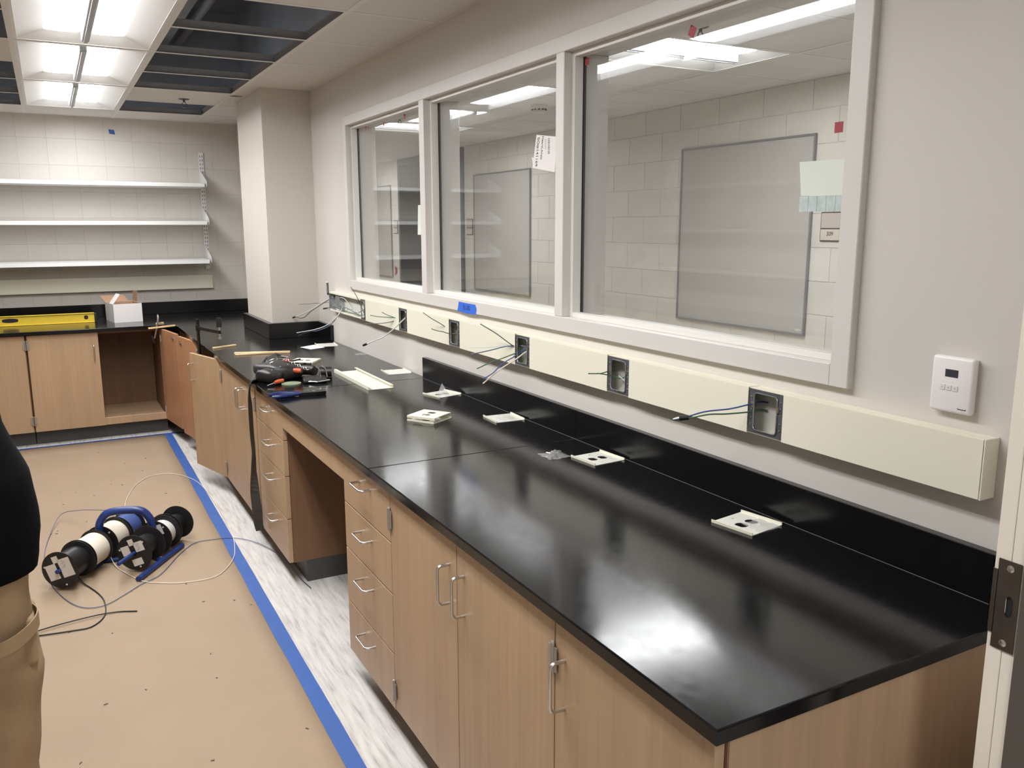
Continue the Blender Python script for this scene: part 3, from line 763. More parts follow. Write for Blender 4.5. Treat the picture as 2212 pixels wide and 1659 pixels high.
# wires out of the boxes
def wire(pts, m, label, r=.0021, tip=None):
    bm = BM(); tube(bm, pts, r, 7, smooth=6)
    o = one('electrical_wire', bm, m, label, 'wire', 'loose wires from the raceway boxes', True)
    if tip:
        bm = BM(); P = [Vector(p) for p in pts]; e = P[-1]; d = (P[-1]-P[-2]).normalized(); tube(bm, [e-d*.02, e+d*.012], r*1.9, 8); part('taped_end', bm, tip, o, True)
    return o
wire([(-.02, 4.355, 1.119), (-.06, 4.473, 1.074), (-.1, 4.51, 1.041), (-.14, 4.594, 1.003), (-.18, 4.72, .966)], 'wire_white2', 'white wire with a black taped tip hanging from the uncovered raceway end towards the column', .003, 'wire_black')
wire([(-.03, 4.36, 1.112), (-.11, 4.536, 1.021), (-.13, 4.621, .977), (-.15, 4.657, .965), (-.17, 4.707, .968)], 'wire_grey', 'grey wire kinked below the white taped wire at the uncovered raceway end', .0024)
wire([(-.02, 4.40, 1.085), (-.04, 4.50, 1.072), (-.09, 4.572, 1.064), (-.15, 4.69, 1.053)], 'wire_grey', 'thin grey wire pointing straight at the column', .0016)
wire([(-.03, 4.135, 1.069), (-.07, 4.112, 1.023), (-.11, 4.18, .969), (-.15, 4.321, .926), (-.2, 4.583, .879)], 'wire_white2', 'long white wire drooping from the uncovered raceway end over the counter', .003)
wire([(-.04, 4.143, 1.049), (-.1, 4.148, .972), (-.14, 4.287, .923), (-.16, 4.403, .904), (-.19, 4.586, .861)], 'wire_bluegrey', 'blue wire drooping beside the long white wire at the uncovered raceway end', .0024)
wire([(-.025, 3.74, 1.07), (-.03, 3.788, 1.112), (-.05, 3.779, 1.156), (-.06, 3.801, 1.187), (-.07, 3.829, 1.216)], 'wire_grey', 'dark wire standing up in front of the window frame corner', .0022)
wire([(-.03, 4.174, 1.058), (-.05, 4.236, 1.069), (-.09, 4.303, 1.055)], 'wire_grey', 'short dark wire stub in the uncovered raceway end', .0024, 'wire_black')
for k, (pts, m) in enumerate(((((-.02, 4.3, 1.12), (-.03, 4.1, 1.13), (-.025, 4.0, 1.09), (-.02, 3.95, 1.06)), 'wire_white2'), (((-.018, 4.2, 1.06), (-.03, 4.05, 1.075), (-.02, 3.9, 1.06), (-.02, 3.76, 1.09)), 'wire_bluegrey'), (((-.02, 4.25, 1.1), (-.035, 4.1, 1.06), (-.02, 3.9, 1.052), (-.02, 3.72, 1.06)), 'wire_green'), (((-.02, 4.1, 1.055), (-.03, 3.95, 1.08), (-.018, 3.8, 1.05), (-.015, 3.7, 1.056)), 'wire_white2'))):
    wire(pts, m, ['white wire looped high', 'blue grey wire lying mid height', 'green wire sagging across', 'white wire lying low'][k]+' inside the uncovered raceway end', .0022)
wire([(-.015, 3.082, 1.118), (-.03, 3.082, 1.112), (-.07, 3.157, 1.047), (-.1, 3.234, .999), (-.12, 3.293, .977), (-.15, 3.382, .944)], 'wire_white2', 'thick white wire with a black tip hanging from the box below the first mullion', .0032, 'wire_black')
wire([(-.015, 3.15, 1.10), (-.03, 3.191, 1.096), (-.06, 3.224, 1.098), (-.09, 3.328, 1.094), (-.11, 3.393, 1.096)], 'wire_green', 'green wire level with the raceway beside the thick white wire', .002)
wire([(-.015, 3.15, 1.09), (-.03, 3.192, 1.093), (-.06, 3.269, 1.106), (-.08, 3.297, 1.119)], 'wire_grey', 'short grey wire pointing up beside the thick white wire', .002)
wire([(-.015, 3.15, 1.09), (-.03, 3.192, 1.086), (-.06, 3.272, 1.067), (-.1, 3.352, 1.055), (-.13, 3.44, 1.048)], 'wire_grey', 'grey wire dipping above the thick white wire', .002)
wire([(-.015, 2.53, 1.09), (-.03, 2.574, 1.105), (-.06, 2.6, 1.129), (-.09, 2.631, 1.151), (-.11, 2.673, 1.173)], 'wire_grey', 'dark wire rising from the box next to the blue tape note', .002)
wire([(-.012, 2.46, 1.094), (-.02, 2.489, 1.094), (-.045, 2.537, 1.09), (-.07, 2.546, 1.098), (-.09, 2.566, 1.102), (-.11, 2.582, 1.11)], 'wire_grey', 'wavy dark wire lying across the box next to the blue tape note', .002)
wire([(-.015, 1.90, 1.10), (-.03, 1.946, 1.109), (-.05, 1.945, 1.11), (-.09, 2.004, 1.152), (-.13, 2.056, 1.185)], 'wire_grey', 'dark wire rising from the box with the widest fan of wires', .0022)
wire([(-.015, 1.90, 1.11), (-.03, 1.928, 1.109), (-.06, 1.981, 1.102), (-.1, 2.03, 1.084), (-.15, 2.097, 1.063)], 'wire_bluegrey', 'grey blue wire bending down from the box with the widest fan of wires', .0022)
wire([(-.015, 1.90, 1.108), (-.03, 1.928, 1.109), (-.06, 2.012, 1.1), (-.1, 2.075, 1.088), (-.13, 2.145, 1.083)], 'wire_white2', 'thin pale wire level in the box with the widest fan of wires', .0012)
wire([(-.01, 1.86, 1.10), (-.02, 1.888, 1.101), (-.05, 1.945, 1.075), (-.09, 1.968, 1.057), (-.12, 1.991, 1.043), (-.16, 2.028, 1.017)], 'wire_green', 'green wire slanting down above the blue one in the box with the widest fan', .0022)
wire([(-.01, 1.86, 1.10), (-.02, 1.888, 1.099), (-.05, 1.939, 1.065), (-.09, 1.956, 1.039), (-.13, 1.954, 1.008), (-.16, 1.974, .986)], 'wire_blue', 'blue wire slanting down between green and white ones over the backsplash', .0022)
wire([(-.01, 1.86, 1.098), (-.02, 1.888, 1.092), (-.06, 1.903, 1.062), (-.11, 1.949, 1.016), (-.16, 1.977, .967)], 'wire_white', 'white wire slanting lowest down over the backsplash', .0025)
wire([(-.01, 1.327, 1.104), (-.045, 1.325, 1.102), (-.08, 1.316, 1.1), (-.12, 1.323, 1.102)], 'wire_green', 'upper green wire of the twisted pair in the fifth box', .0018)
wire([(-.01, 1.28, 1.089), (-.02, 1.289, 1.083), (-.04, 1.308, 1.09), (-.07, 1.307, 1.098), (-.09, 1.319, 1.101)], 'wire_green', 'lower green wire of the twisted pair in the fifth box', .0018)
wire([(-.008, 1.24, 1.06), (-.015, 1.27, 1.075), (-.02, 1.30, 1.09)], 'wire_white2', 'short white wire inside the fifth box behind the green pair', .002)
wire([(-.008, .68, 1.116), (-.01, .7, 1.115), (-.05, .704, 1.111), (-.09, .727, 1.1), (-.13, .77, 1.089), (-.16, .805, 1.072)], 'wire_blue', 'blue wire of the capped pair from the box nearest the thermostat', .002)
wire([(-.008, .68, 1.096), (-.01, .702, 1.094), (-.05, .707, 1.091), (-.09, .741, 1.084), (-.13, .761, 1.083), (-.16, .805, 1.066)], 'wire_green', 'green wire of the capped pair from the box nearest the thermostat', .002)
wn_ = thing('wire_connector', 'black taped connector with a clear tip joining the capped pair of wires', 'connector', (-.17, .815, 1.066))
bm = BM(); tube(bm, [(-.157, .803, 1.070), (-.175, .818, 1.0665)], .0062, 10); part('taped_body', bm, 'wire_black', wn_, True)
bm = BM(); tube(bm, [(-.175, .818, 1.0665), (-.181, .823, 1.0645), (-.187, .828, 1.063)], .0055, 10, taper=lambda t: 1-.5*t*t); part('clear_tip', bm, 'galv', wn_, True)

# ================================================================== WALL THINGS
tt = thing('thermostat', 'white wall thermostat with a small dark screen and three buttons', 'thermostat', (-.01, .188, 1.244))
bm = BM(); box(bm, -.020, -.003, .143, .232, 1.188, 1.3, .0065, 3); part('body', bm, 'thermo_white', tt, True)
bm = BM(); box(bm, -.004, -.0003, .146, .229, 1.191, 1.297); part('back_plate', bm, 'button_white', tt)
bm = BM(); box(bm, -.0206, -.0195, .1745, .2015, 1.2595, 1.2745); part('screen', bm, 'lcd', tt)
for k in range(3):
    y = .205-k*.0135; bm = BM(); box(bm, -.0212, -.0195, y-.0055, y+.0055, 1.232, 1.244, .0012, 2); b_ = part('button', bm, 'button_white', tt)
    bm = BM(); mbox(bm, Matrix.Translation((-.0213, y, 1.238)), .0003, .0026, .0006)
    if k == 2: mbox(bm, Matrix.Translation((-.0213, y, 1.238)), .0003, .0006, .0026)
    if k == 1: mbox(bm, Matrix.Translation((-.0213, y, 1.238)), .0003, .0016, .0016)
    part('button_mark', bm, 'ink_grey', b_)
text('brand_mark', 'Honeywell', .0042, basis((-.0203, .161, 1.1985), (0, -1, 0), (0, 0, 1)), 'ink', tt)

def tape(name, pts, m, label, cat='tape', group=None, normal=(-1, 0, 0), t=.0004):
    """thin quad-ish strip given ordered corner points"""
    bm = BM(); n = Vector(normal)*t; a = [bm.verts.new(Vector(p)) for p in pts]; b = [bm.verts.new(Vector(p)+n) for p in pts]
    bm.faces.new(a); bm.faces.new(b)
    for i in range(len(pts)): bm.faces.new((a[i], a[(i+1) % len(pts)], b[(i+1) % len(pts)], b[i]))
    return one(name, bm, m, label, cat, group)
x = FX-.0002
tb = tape('tape_note', [(x, 2.486, 1.2335), (x, 2.40, 1.2325), (x, 2.323, 1.2325), (x, 2.312, 1.215), (x, 2.319, 1.191), (x, 2.40, 1.188), (x, 2.502, 1.1925), (x, 2.492, 1.21)], 'tape_blue_label', 'blue painter tape note marked EL-05 on the window frame')
text('handwriting', 'EL-05', .030, basis((x-.0006, 2.408, 1.212), (0, -1, 0), (0, 0, 1)), 'ink_blue', tb)
tape('tape_square', [(-1.058, YB-.0005, 2.322), (-1.015, YB-.0005, 2.319), (-1.010, YB-.0005, 2.282), (-1.052, YB-.0005, 2.287)], 'tape_blue', 'small blue tape square high on the block wall', normal=(0, -1, 0))
gl = GLX-.0036
def red(y, z, s, rot, label):
    c, sn = math.cos(rot), math.sin(rot)
    tape('red_tape', [(gl, y+a*c-b*sn, z+a*sn+b*c) for a, b in ((s, s), (-s, s), (-s, -s), (s, -s))], 'tape_red', label, group='red tape squares on the glass')
red(1.084, 2.08, .014, .5, 'tilted red tape square near the top of the large pane')
red(1.606, 2.086, .011, 0, 'red tape square in the top corner of the large pane beside the mullion')
red(.562, 1.775, .012, 0, 'red tape square above the pale sheet on the large pane')
red(3.82, 2.09, .010, 0, 'red tape square in the corner of the pane nearest the column')
red(3.534, 2.085, .010, 0, 'middle red tape square at the top of the pane nearest the column')
red(3.235, 2.09, .011, .3, 'red tape square at the top of the pane nearest the column by the mullion')
def sheet(pts, m, label, t=.0006): return tape('paper_note', [(gl, y, z) for y, z in pts], m, label, 'paper', 'papers stuck on the glass', t=t)
s3 = sheet([(.672, 1.705), (.54, 1.704), (.53, 1.62), (.662, 1.625)], 'paper_green', 'pale green white sheet taped to the large pane')
bm = BM(); n_ = 10
for k in range(n_):
    y0 = .664-k*.0134; box(bm, gl-.0014-.0008*(k % 2), gl-.0003, y0-.0134, y0, 1.587+.0008*(k % 2), 1.6235)
part('crinkled_tape', bm, 'paper_frost', s3)
s2 = sheet([(1.934, 1.884), (1.79, 1.864), (1.804, 1.743), (1.963, 1.768)], 'paper', 'white shipping slip with black handwriting on the middle pane')
up = Vector((0, -.99, -.14)); dn = Vector((0, .17, -.985))
text('handwriting', 'SO#141169', .0215, basis((gl-.001, 1.927, 1.822), dn, Vector((0, -1, 0))), 'ink', s2)
text('handwriting', 'HeartLAND', .0165, basis((gl-.001, 1.893, 1.834), dn, Vector((0, -1, 0))), 'ink', s2)
bm = BM()
for k in range(9): mbox(bm, basis((gl-.0009, 1.845, 1.862-k*.0062), (0, -1, 0), (0, 0, 1)), .012, .003+.001*(k % 3), .0003)
for k in range(6): mbox(bm, basis((gl-.0009, 1.868, 1.86-k*.006), (0, -1, 0), (0, 0, 1)), .010-.0012*(k % 3), .002, .0003)
part('printed_marks', bm, 'ink_grey', s2)
bm = BM(); prism(bm, [(0, 0), (.022, .008), (.012, -.02)], 0, .0004, basis((gl-.0004, 1.948, 1.80), (0, 1, 0), (0, 0, 1))); part('torn_corner', bm, 'paper', s2)
sheet([(3.085, 1.657), (2.925, 1.656), (2.935, 1.514), (3.097, 1.514)], 'paper_green', 'white sheet on the pane nearest the column, tucked by the mullion')

# ================================================================== SHELVES
def upright(x, y, z0, z1, label, rot=0):
    t = thing('shelf_upright', label, 'shelf upright', (x, y, z0), 'slotted shelf uprights')
    mt = Matrix.Translation((x, y, 0)) @ Matrix.Rotation(rot, 4, 'Z')
    bm = BM(); vs = box(bm, -.019, .019, -.014, -.0005, z0, z1, .001); bmesh.ops.transform(bm, matrix=mt, verts=list(bm.verts)); part('channel', bm, 'shelf_white', t)
    bm = BM(); z = z0+.03
    while z < z1-.03:
        for s in (-.0085, .0085): vs = box(bm, s-.0022, s+.0022, -.0146, -.0135, z, z+.016)
        z += .032
    bmesh.ops.transform(bm, matrix=mt, verts=list(bm.verts)); o = part('slots', bm, 'slot_dark', t); o['kind'] = 'stuff'
    bm = BM()
    for zz in (z1-.02, (z0+z1)/2, z0+.02): lathe(bm, [(0, .002), (.004, .001), (.005, 0)], 10, basis((0, -.014, zz), (-1, 0, 0), (0, 0, 1)) @ Matrix.Identity(4))
    bmesh.ops.transform(bm, matrix=mt, verts=list(bm.verts)); part('screw', bm, 'nickel', t)
def shelf(x0, x1, y, z, brx, label, depth=.31, rot=None, group='white shelves on the block wall'):
    t = thing('wall_shelf', label, 'shelf', ((x0+x1)/2, y, z), group)
    mt = Matrix.Identity(4) if rot is None else rot
    bm = BM(); box(bm, x0, x1, y-depth, y-.016, z-.034, z-.034+.002); box(bm, x0, x1, y-depth, y-depth+.0015, z-.034, z, .0004); box(bm, x0, x1, y-.018, y-.016, z-.034, z)
    box(bm, x0, x1, y-depth, y-.016, z-.0015, z)
    bmesh.ops.transform(bm, matrix=mt, verts=list(bm.verts)); part('board', bm, 'shelf_white', t)
    for bx in brx:
        bm = BM()
        poly = [(-.016, .115), (-.03, .115), (-.25, .04), (-depth-.002, .016), (-depth-.010, .004), (-depth-.010, -.022), (-depth+.015, -.036), (-.016, -.036)]
        prism(bm, poly, -.0012, .0012, basis((bx, y, z), (0, 1, 0), (0, 0, 1))); bmesh.ops.transform(bm, matrix=mt, verts=list(bm.verts)); part('bracket', bm, 'shelf_white', t)
    return t
upright(-.369, YB, 1.20, 2.166, 'white slotted upright at the column end of the shelves')
upright(-2.20, YB, 1.20, 2.166, 'white slotted upright at the far end of the shelves from the column')
for z, n in ((1.905, 'topmost'), (1.603, 'middle'), (1.290, 'lowest')):
    shelf(-2.22, -.4, YB, z, (-.385, -2.225), n+' long white shelf on the block wall')
# shelving on the left wall (seen mirrored in the window)
RL = Matrix.Translation((XL, 4.6, 0)) @ Matrix.Rotation(math.pi/2, 4, 'Z')
for k, (z, n) in enumerate(((1.905, 'topmost'), (1.53, 'middle'), (1.19, 'lowest'))):
    t = shelf(-1.5, 1.2, 0, z, (-1.48, 0, 1.18), n+' white shelf on the wall opposite the window', rot=RL, group='white shelves opposite the window')
for yy in (3.12, 4.6, 5.78): upright(XL, yy, 1.1, 2.166, 'white slotted upright opposite the window '+{3.12: 'nearest the doorway', 4.6: 'in the middle', 5.78: 'nearest the corner'}[yy], math.pi/2)
tl = thing('base_cabinet', 'long wood base cabinet on the wall opposite the window', 'cabinet', (XL+.3, 4.0, 0))
bm = BM(); box(bm, XL+.001, -2.96, 2.0, BF-.002, .1, ZU-.0005); part('body', bm, 'carcass', tl)
bm = BM(); box(bm, XL+.01, -3.03, 2.0, BF-.002, 0, .1); part('toe_kick', bm, 'kick_rubber', tl)
for k in range(8):
    y0 = 2.0+k*.49; bm = BM(); box(bm, -2.9595, -2.941, y0+.002, y0+.488, DZ0, DZ1, .001); d = part('door', bm, 'wood', tl)
    bm = BM(); yy = y0+(.45 if k % 2 == 0 else .04); pull(bm, (-2.941, yy, .62), (-2.941, yy, .722), (.034, 0, 0)); part('handle', bm, 'steel', d, True)
slab([(XL+.001, 2.0), (-2.93, 2.0), (-2.93, BF-.001), (XL+.001, BF-.001)], 'black resin countertop on the wall opposite the window')

# ================================================================== THINGS ON THE COUNTER
def cover_plate(cx, cy, rot, label, face_up=False, holes=True, z=0, w_=.117, h_=.122):
    t = thing('outlet_cover_plate', label, 'cover plate', (cx, cy, ZC+z), 'loose ivory outlet covers on the counter')
    mt = Matrix.Translation((cx, cy, ZC+z)) @ Matrix.Rotation(rot, 4, 'Z')
    hs = [(-.0195, 0, .0135, .0165), (.0195, 0, .0135, .0165)] if holes else []
    bm = BM(); holed_plate(bm, w_, h_, .0012, hs, mt @ Matrix.Translation((0, 0, .008 if face_up else .0003)), 20)
    part('face', bm, 'plate_ivory' if face_up else 'cover_white', t)
    for s in (-1, 1):
        bm = BM(); vs = box(bm, s*(w_/2)-.0012, s*(w_/2)+.0012, -h_/2, h_/2, .0003, .0075); bmesh.ops.transform(bm, matrix=mt, verts=vs)
        part('flange', bm, 'plate_ivory', t)
    bm = BM(); vs = box(bm, -.004, .004, h_/2-.02, h_/2-.016, .0096 if face_up else .0017, .0102 if face_up else .0025); bmesh.ops.transform(bm, matrix=mt, verts=vs); part('clip', bm, 'plate_back', t)
    return t
cover_plate(-.111, .627, .16, 'upturned ivory outlet cover with a plastic sheet in it, on the open counter end')
cover_plate(-.097, 1.297, .08, 'upturned ivory outlet cover beside the crumpled plastic bag')
cover_plate(-.089, 1.944, -.05, 'upturned cover with a dark wrapped piece in it against the backsplash', holes=False)
cover_plate(-.346, 2.064, .55, 'lower ivory outlet cover of the tilted pair in mid counter')
tp = cover_plate(-.346, 2.066, .60, 'upper ivory outlet cover of the tilted pair in mid counter, face up', True, z=.0125)
cover_plate(-.105, 2.49, .25, 'upturned cover with a plastic tip standing in it at the backsplash end')
cover_plate(-.075, 3.13, -.08, 'pale cover lying by the wall beyond the backsplash end', holes=False, h_=.14)
cover_plate(-.394, 3.678, -.62, 'face up ivory outlet cover behind the tool pouch', True, w_=.135, h_=.15)
cover_plate(-.10, 4.27, -.12, 'pale cover lying by the short backsplash next to the column', holes=False, h_=.145)
# wrapped pieces in the plates
def film(cx, cy, r, h, label, n=7, seed=1, z=0):
    rnd = random.Random(seed); bm = BM(); vs = []
    for i in range(n+1):
        row = []
        for k in range(n+1):
            u, v = i/n*2-1, k/n*2-1; d = max(abs(u), abs(v))
            row.append(bm.verts.new((cx+u*r*(1+.15*rnd.uniform(-1, 1)), cy+v*r*(1+.15*rnd.uniform(-1, 1)), ZC+z+.0008+max(0, (1-d)*h*rnd.uniform(.3, 1.2)))))
        vs.append(row)
    for i in range(n):
        for k in range(n): bm.faces.new((vs[i][k], vs[i+1][k], vs[i+1][k+1], vs[i][k+1]))
    return one('plastic_bag', bm, 'film', label, 'plastic bag', 'scraps of clear plastic on the counter')
b1 = film(-.197, 1.395, .042, .018, 'crumpled clear plastic bag of screws beside an outlet cover', seed=3)
bm = BM()
for k in range(4):
    a = k*1.2; cyl(bm, (-.2+.008*math.cos(a), 1.4+.008*math.sin(a), ZC+.006), (-.2+.022*math.cos(a), 1.4+.022*math.sin(a), ZC+.008), .0016, 6)
part('screw_bundle', bm, 'steel', b1)
film(-.094, .600, .034, .006, 'flat clear plastic sheet in the upturned cover on the open counter end', seed=5, z=.002)
film(-.085, 1.93, .030, .008, 'dark clear wrap in the cover against the backsplash', seed=6, z=.0017)
bm = BM()
a = [bm.verts.new(p) for p in ((-.135, 2.475, ZC+.002), (-.085, 2.46, ZC+.002), (-.105, 2.51, ZC+.002), (-.108, 2.482, ZC+.052))]
for f in ((0, 1, 3), (1, 2, 3), (2, 0, 3), (0, 2, 1)): bm.faces.new([a[i] for i in f])
one('plastic_bag', bm, 'film', 'clear plastic tip standing up in the cover at the backsplash end', 'plastic bag', 'scraps of clear plastic on the counter')
film(-.04, 3.79, .03, .012, 'small clear plastic scrap at the wall beyond the pale cover', seed=9)
# raceway cover piece
t = thing('raceway_cover_piece', 'loose white raceway cover with turned up edges behind the tools', 'raceway cover', (-.297, 3.0, ZC))
mt = basis((-.297, 2.999, ZC+.0004), (1, .0, 0), (.01, 1, 0))
bm = BM(); vs = box(bm, -.057, .057, -.268, .268, 0, .0014); bmesh.ops.transform(bm, matrix=mt, verts=vs); part('web', bm, 'cover_white', t)
for s in (-1, 1):
    bm = BM(); vs = box(bm, s*.058-.0012, s*.058+.0012, -.27, .27, 0, .016); bmesh.ops.transform(bm, matrix=mt, verts=vs)
    vs = box(bm, s*.052-.005, s*.052+.005, -.27, .27, .0148, .016); bmesh.ops.transform(bm, matrix=mt, verts=vs); part('flange', bm, 'raceway_ivory', t)
tape('paper_note', [(-.269, 4.251, ZC+.0006), (-.165, 4.307, ZC+.0012), (-.14, 4.166, ZC+.0006), (-.238, 4.119, ZC+.0012)], 'paper', 'small white paper lying on the counter near the column', 'paper', normal=(0, 0, 1))
def strip(p0, p1, w_, h_, label):
    p0, p1 = Vector(p0), Vector(p1); d = p1-p0; bm = BM()
    mbox(bm, basis((p0+p1)/2+Vector((0, 0, h_/2)), d, Vector((-d.y, d.x, 0))), d.length, w_, h_, .001); return one('wood_strip', bm, 'pine', label, 'wood strip', 'thin pine strips')
strip((-.675, 4.15, ZC+.0005), (-.38, 4.045, ZC+.0005), .024, .011, 'longer pine strip lying across the counter near the column')
strip((-.68, 4.10, ZC+.0005), (-.50, 4.085, ZC+.0005), .02, .008, 'shorter pine strip tucked along the longer one')
# clamps at the counter edge
def clamp(o, ax, up, label, jaw_z, h=.19, screw_off=.10):
    """bar clamp: fixed arm under, sliding arm over; o = foot of bar, ax = reach"""
    t = thing('bar_clamp', label, 'clamp', o, 'bar clamps on the counter edge'); o, ax, up = Vector(o), Vector(ax).normalized(), Vector(up)
    sd = ax.cross(up)
    bm = BM(); mbox(bm, basis(o+up*h/2, ax, up), .024, h, .012, .002); part('bar', bm, 'tool_black', t)
    bm = BM(); mbox(bm, basis(o+ax*screw_off/2+up*(jaw_z), ax, up), screw_off+.02, .022, .014, .004); mbox(bm, basis(o+ax*.0+up*(jaw_z), ax, up), .03, .036, .018, .003); part('sliding_arm', bm, 'tool_black', t)
    bm = BM(); mbox(bm, basis(o+ax*screw_off/2+up*.012, ax, up), screw_off+.02, .02, .014, .004); part('fixed_arm', bm, 'tool_black', t)
    bm = BM(); e = o+ax*screw_off; cyl(bm, e+up*(jaw_z-.035), e+up*(jaw_z+.03), .005, 10); part('screw', bm, 'steel', t, True)
    bm = BM(); cyl(bm, e+up*(jaw_z+.03), e+up*(jaw_z+.085), .016, 12, .014); part('grip', bm, 'black_plastic', t, True)
    bm = BM(); cyl(bm, e+up*(jaw_z-.043), e+up*(jaw_z-.034), .012, 14); part('pad', bm, 'steel', t, True)
clamp((-.79, 4.68, ZC-.13), (.25, -.9, 0), (0, 0, 1), 'dark bar clamp gripping the counter edge near the column', .235, .29, .30)
strip((-.745, 4.44, ZC+.0005), (-.60, 4.51, ZC+.0005), .016, .009, 'pine strip under the dark clamp pad')
t = thing('c_clamp', 'chrome clamp hanging at the inner corner of the counter', 'clamp', (-.90, BF-.01, ZC))
bm = BM(); tube(bm, [(-.885, BF+.05, ZC+.05), (-.888, BF+.02, ZC+.075), (-.89, BF-.01, ZC+.06), (-.90, BF-.02, ZC+.01), (-.915, BF-.022, ZC-.05), (-.925, BF-.02, ZC-.085), (-.93, BF-.005, ZC-.10)], .006, 8, smooth=5); part('frame', bm, 'steel', t, True)
bm = BM(); cyl(bm, (-.885, BF+.05, ZC+.016), (-.885, BF+.05, ZC+.075), .005, 10); part('screw', bm, 'steel', t, True)
bm = BM(); cyl(bm, (-.93, BF-.012, ZC-.13), (-.945, BF-.012, ZC-.075), .010, 12); part('grip', bm, 'black_plastic', t, True)
strip((-.965, BF-.03, ZC-.022), (-.775, BF-.012, ZC-.012), .012, .012, 'pine strip held under the corner clamp')
strip((-.90, BF+.04, ZC+.0005), (-.85, BF+.07, ZC+.0005), .02, .014, 'tiny pine block under the corner clamp screw')

# tool pouch and belt
def blob(bm, c, size, seed, rot=0, noise=.12, sub=3):
    r = bmesh.ops.create_icosphere(bm, subdivisions=sub, radius=1); rnd = random.Random(seed); ph = [rnd.uniform(0, 6) for _ in range(6)]
    R = Matrix.Rotation(rot, 4, 'Z')
    for v in r['verts']:
        p = v.co.copy(); q = Vector([math.copysign(abs(a)**.6, a) for a in p])
        n = 1+noise*(math.sin(3*p.x+ph[0])*math.sin(4*p.y+ph[1])+.5*math.sin(7*p.y+ph[2])*math.cos(6*p.x+ph[3]))
        q = Vector((q.x*size[0]/2, q.y*size[1]/2, q.z*size[2]/2))*n
        if q.z < -size[2]*.42: q.z = -size[2]*.42
        v.co = R @ q+Vector(c)
tpch = thing('tool_pouch', 'black leather electrician pouch lying on the counter edge', 'tool pouch', (-.63, 3.27, ZC))
bm = BM(); blob(bm, (-.632, 3.28, ZC+.033), (.17, .30, .075), 2, .25); part('body', bm, 'leather', tpch, True)
bm = BM(); blob(bm, (-.70, 3.16, ZC+.028), (.09, .13, .062), 4, .6); part('front_pocket', bm, 'leather', tpch, True)
bm = BM(); blob(bm, (-.605, 3.42, ZC+.034), (.10, .12, .07), 8, .1, .2); part('belt_loop', bm, 'leather', tpch, True)
bm = BM()
for k, (x_, y_, z_) in enumerate(((-.69, 3.14, .058), (-.645, 3.16, .068), (-.60, 3.2, .07), (-.675, 3.24, .072))): bmesh.ops.create_icosphere(bm, subdivisions=1, radius=.004, matrix=Matrix.Translation((x_, y_, ZC+z_)))
part('rivets', bm, 'steel', tpch, True)
bm = BM(); tube(bm, [(-.66+.028*math.cos(a), 3.27+.028*math.sin(a), ZC+.082+.01*math.cos(a)) for a in [k*math.pi/8 for k in range(16)]], .0022, 6, closed=True); part('ring', bm, 'steel', tpch, True)
bm = BM()
for k in range(9):
    c = Vector((-.60+.010*k, 3.26-.015*k, ZC+.088-.005*k)); tube(bm, [c+Vector((.007*math.cos(a), (.004 if k % 2 else .007)*math.sin(a), (.006 if k % 2 else 0)*math.sin(a))) for a in [q*math.pi/4 for q in range(8)]], .0014, 5, closed=True)
part('chain', bm, 'steel', tpch, True)
bm = BM(); tube(bm, [(-.63, 3.30, ZC+.088), (-.60, 3.33, ZC+.094), (-.57, 3.31, ZC+.09), (-.59, 3.28, ZC+.086)], .003, 6, closed=True, smooth=0); part('snap_hook', bm, 'steel', tpch, True)
def driver(p0, p1, p2, m, label, r=.009):
    t = thing('screwdriver', label, 'screwdriver', p0, 'hand tools in the pouch')
    bm = BM(); tube(bm, [p0, Vector(p0).lerp(Vector(p1), .5), p1], r, 10, taper=lambda t: 1-.15*math.cos(t*6)); part('handle', bm, m, t, True)
    bm = BM(); cyl(bm, p1, p2, .003, 8); part('shank', bm, 'steel', t, True)
driver((-.655, 3.075, ZC+.018), (-.70, 3.05, ZC+.014), (-.74, 3.025, ZC+.008), 'orange', 'orange handled screwdriver at the lower edge of the pouch')
driver((-.555, 3.13, ZC+.045), (-.585, 3.15, ZC+.047), (-.63, 3.18, ZC+.05), 'orange', 'short orange handled screwdriver poking out of the pouch side', .012)
driver((-.545, 3.37, ZC+.056), (-.585, 3.38, ZC+.06), (-.63, 3.40, ZC+.06), 'red_tool', 'dark red handled tool on top of the pouch', .013)
bm = BM(); cyl(bm, (-.60, 3.30, ZC+.062), (-.50, 3.35, ZC+.068), .004, 8); o = one('nut_driver', bm, 'tool_black', 'thin black steel shaft sticking out behind the pouch', 'tool', smooth=True)
bm = BM(); lathe(bm, [(0, 0), (.045, 0), (.045, .006), (.036, .0075), (0, .0075)], 24, Matrix.Translation((-.625, 3.045, ZC+.0005))); one('label_tag', bm, 'tag_green', 'round green grey tag on the counter beside the pouch', 'tag', smooth=True)
th = thing('tool_holster', 'black rolled holster with a chrome wire clip next to the pouch', 'holster', (-.48, 3.13, ZC))
bm = BM(); tube(bm, [(-.56, 3.28, ZC+.026), (-.50, 3.24, ZC+.03), (-.47, 3.20, ZC+.028)], .025, 12, smooth=4); part('roll', bm, 'leather', th, True)
bm = BM(); tube(bm, [(-.455, 3.17, ZC+.026), (-.40, 3.15, ZC+.026)], .025, 14); part('roll', bm, 'black_plastic', th, True)
bm = BM(); mbox(bm, Matrix.Translation((-.505, 3.08, ZC+.009)) @ Matrix.Rotation(-.2, 4, 'Z'), .11, .13, .017, .006); part('flap', bm, 'leather', th)
bm = BM()
for dx in (0, .03): tube(bm, [(-.475+dx, 3.16, ZC+.056), (-.475+dx, 3.10, ZC+.05), (-.485+dx, 3.04, ZC+.02)], .0024, 6, smooth=4)
part('wire_clip', bm, 'steel', th, True)
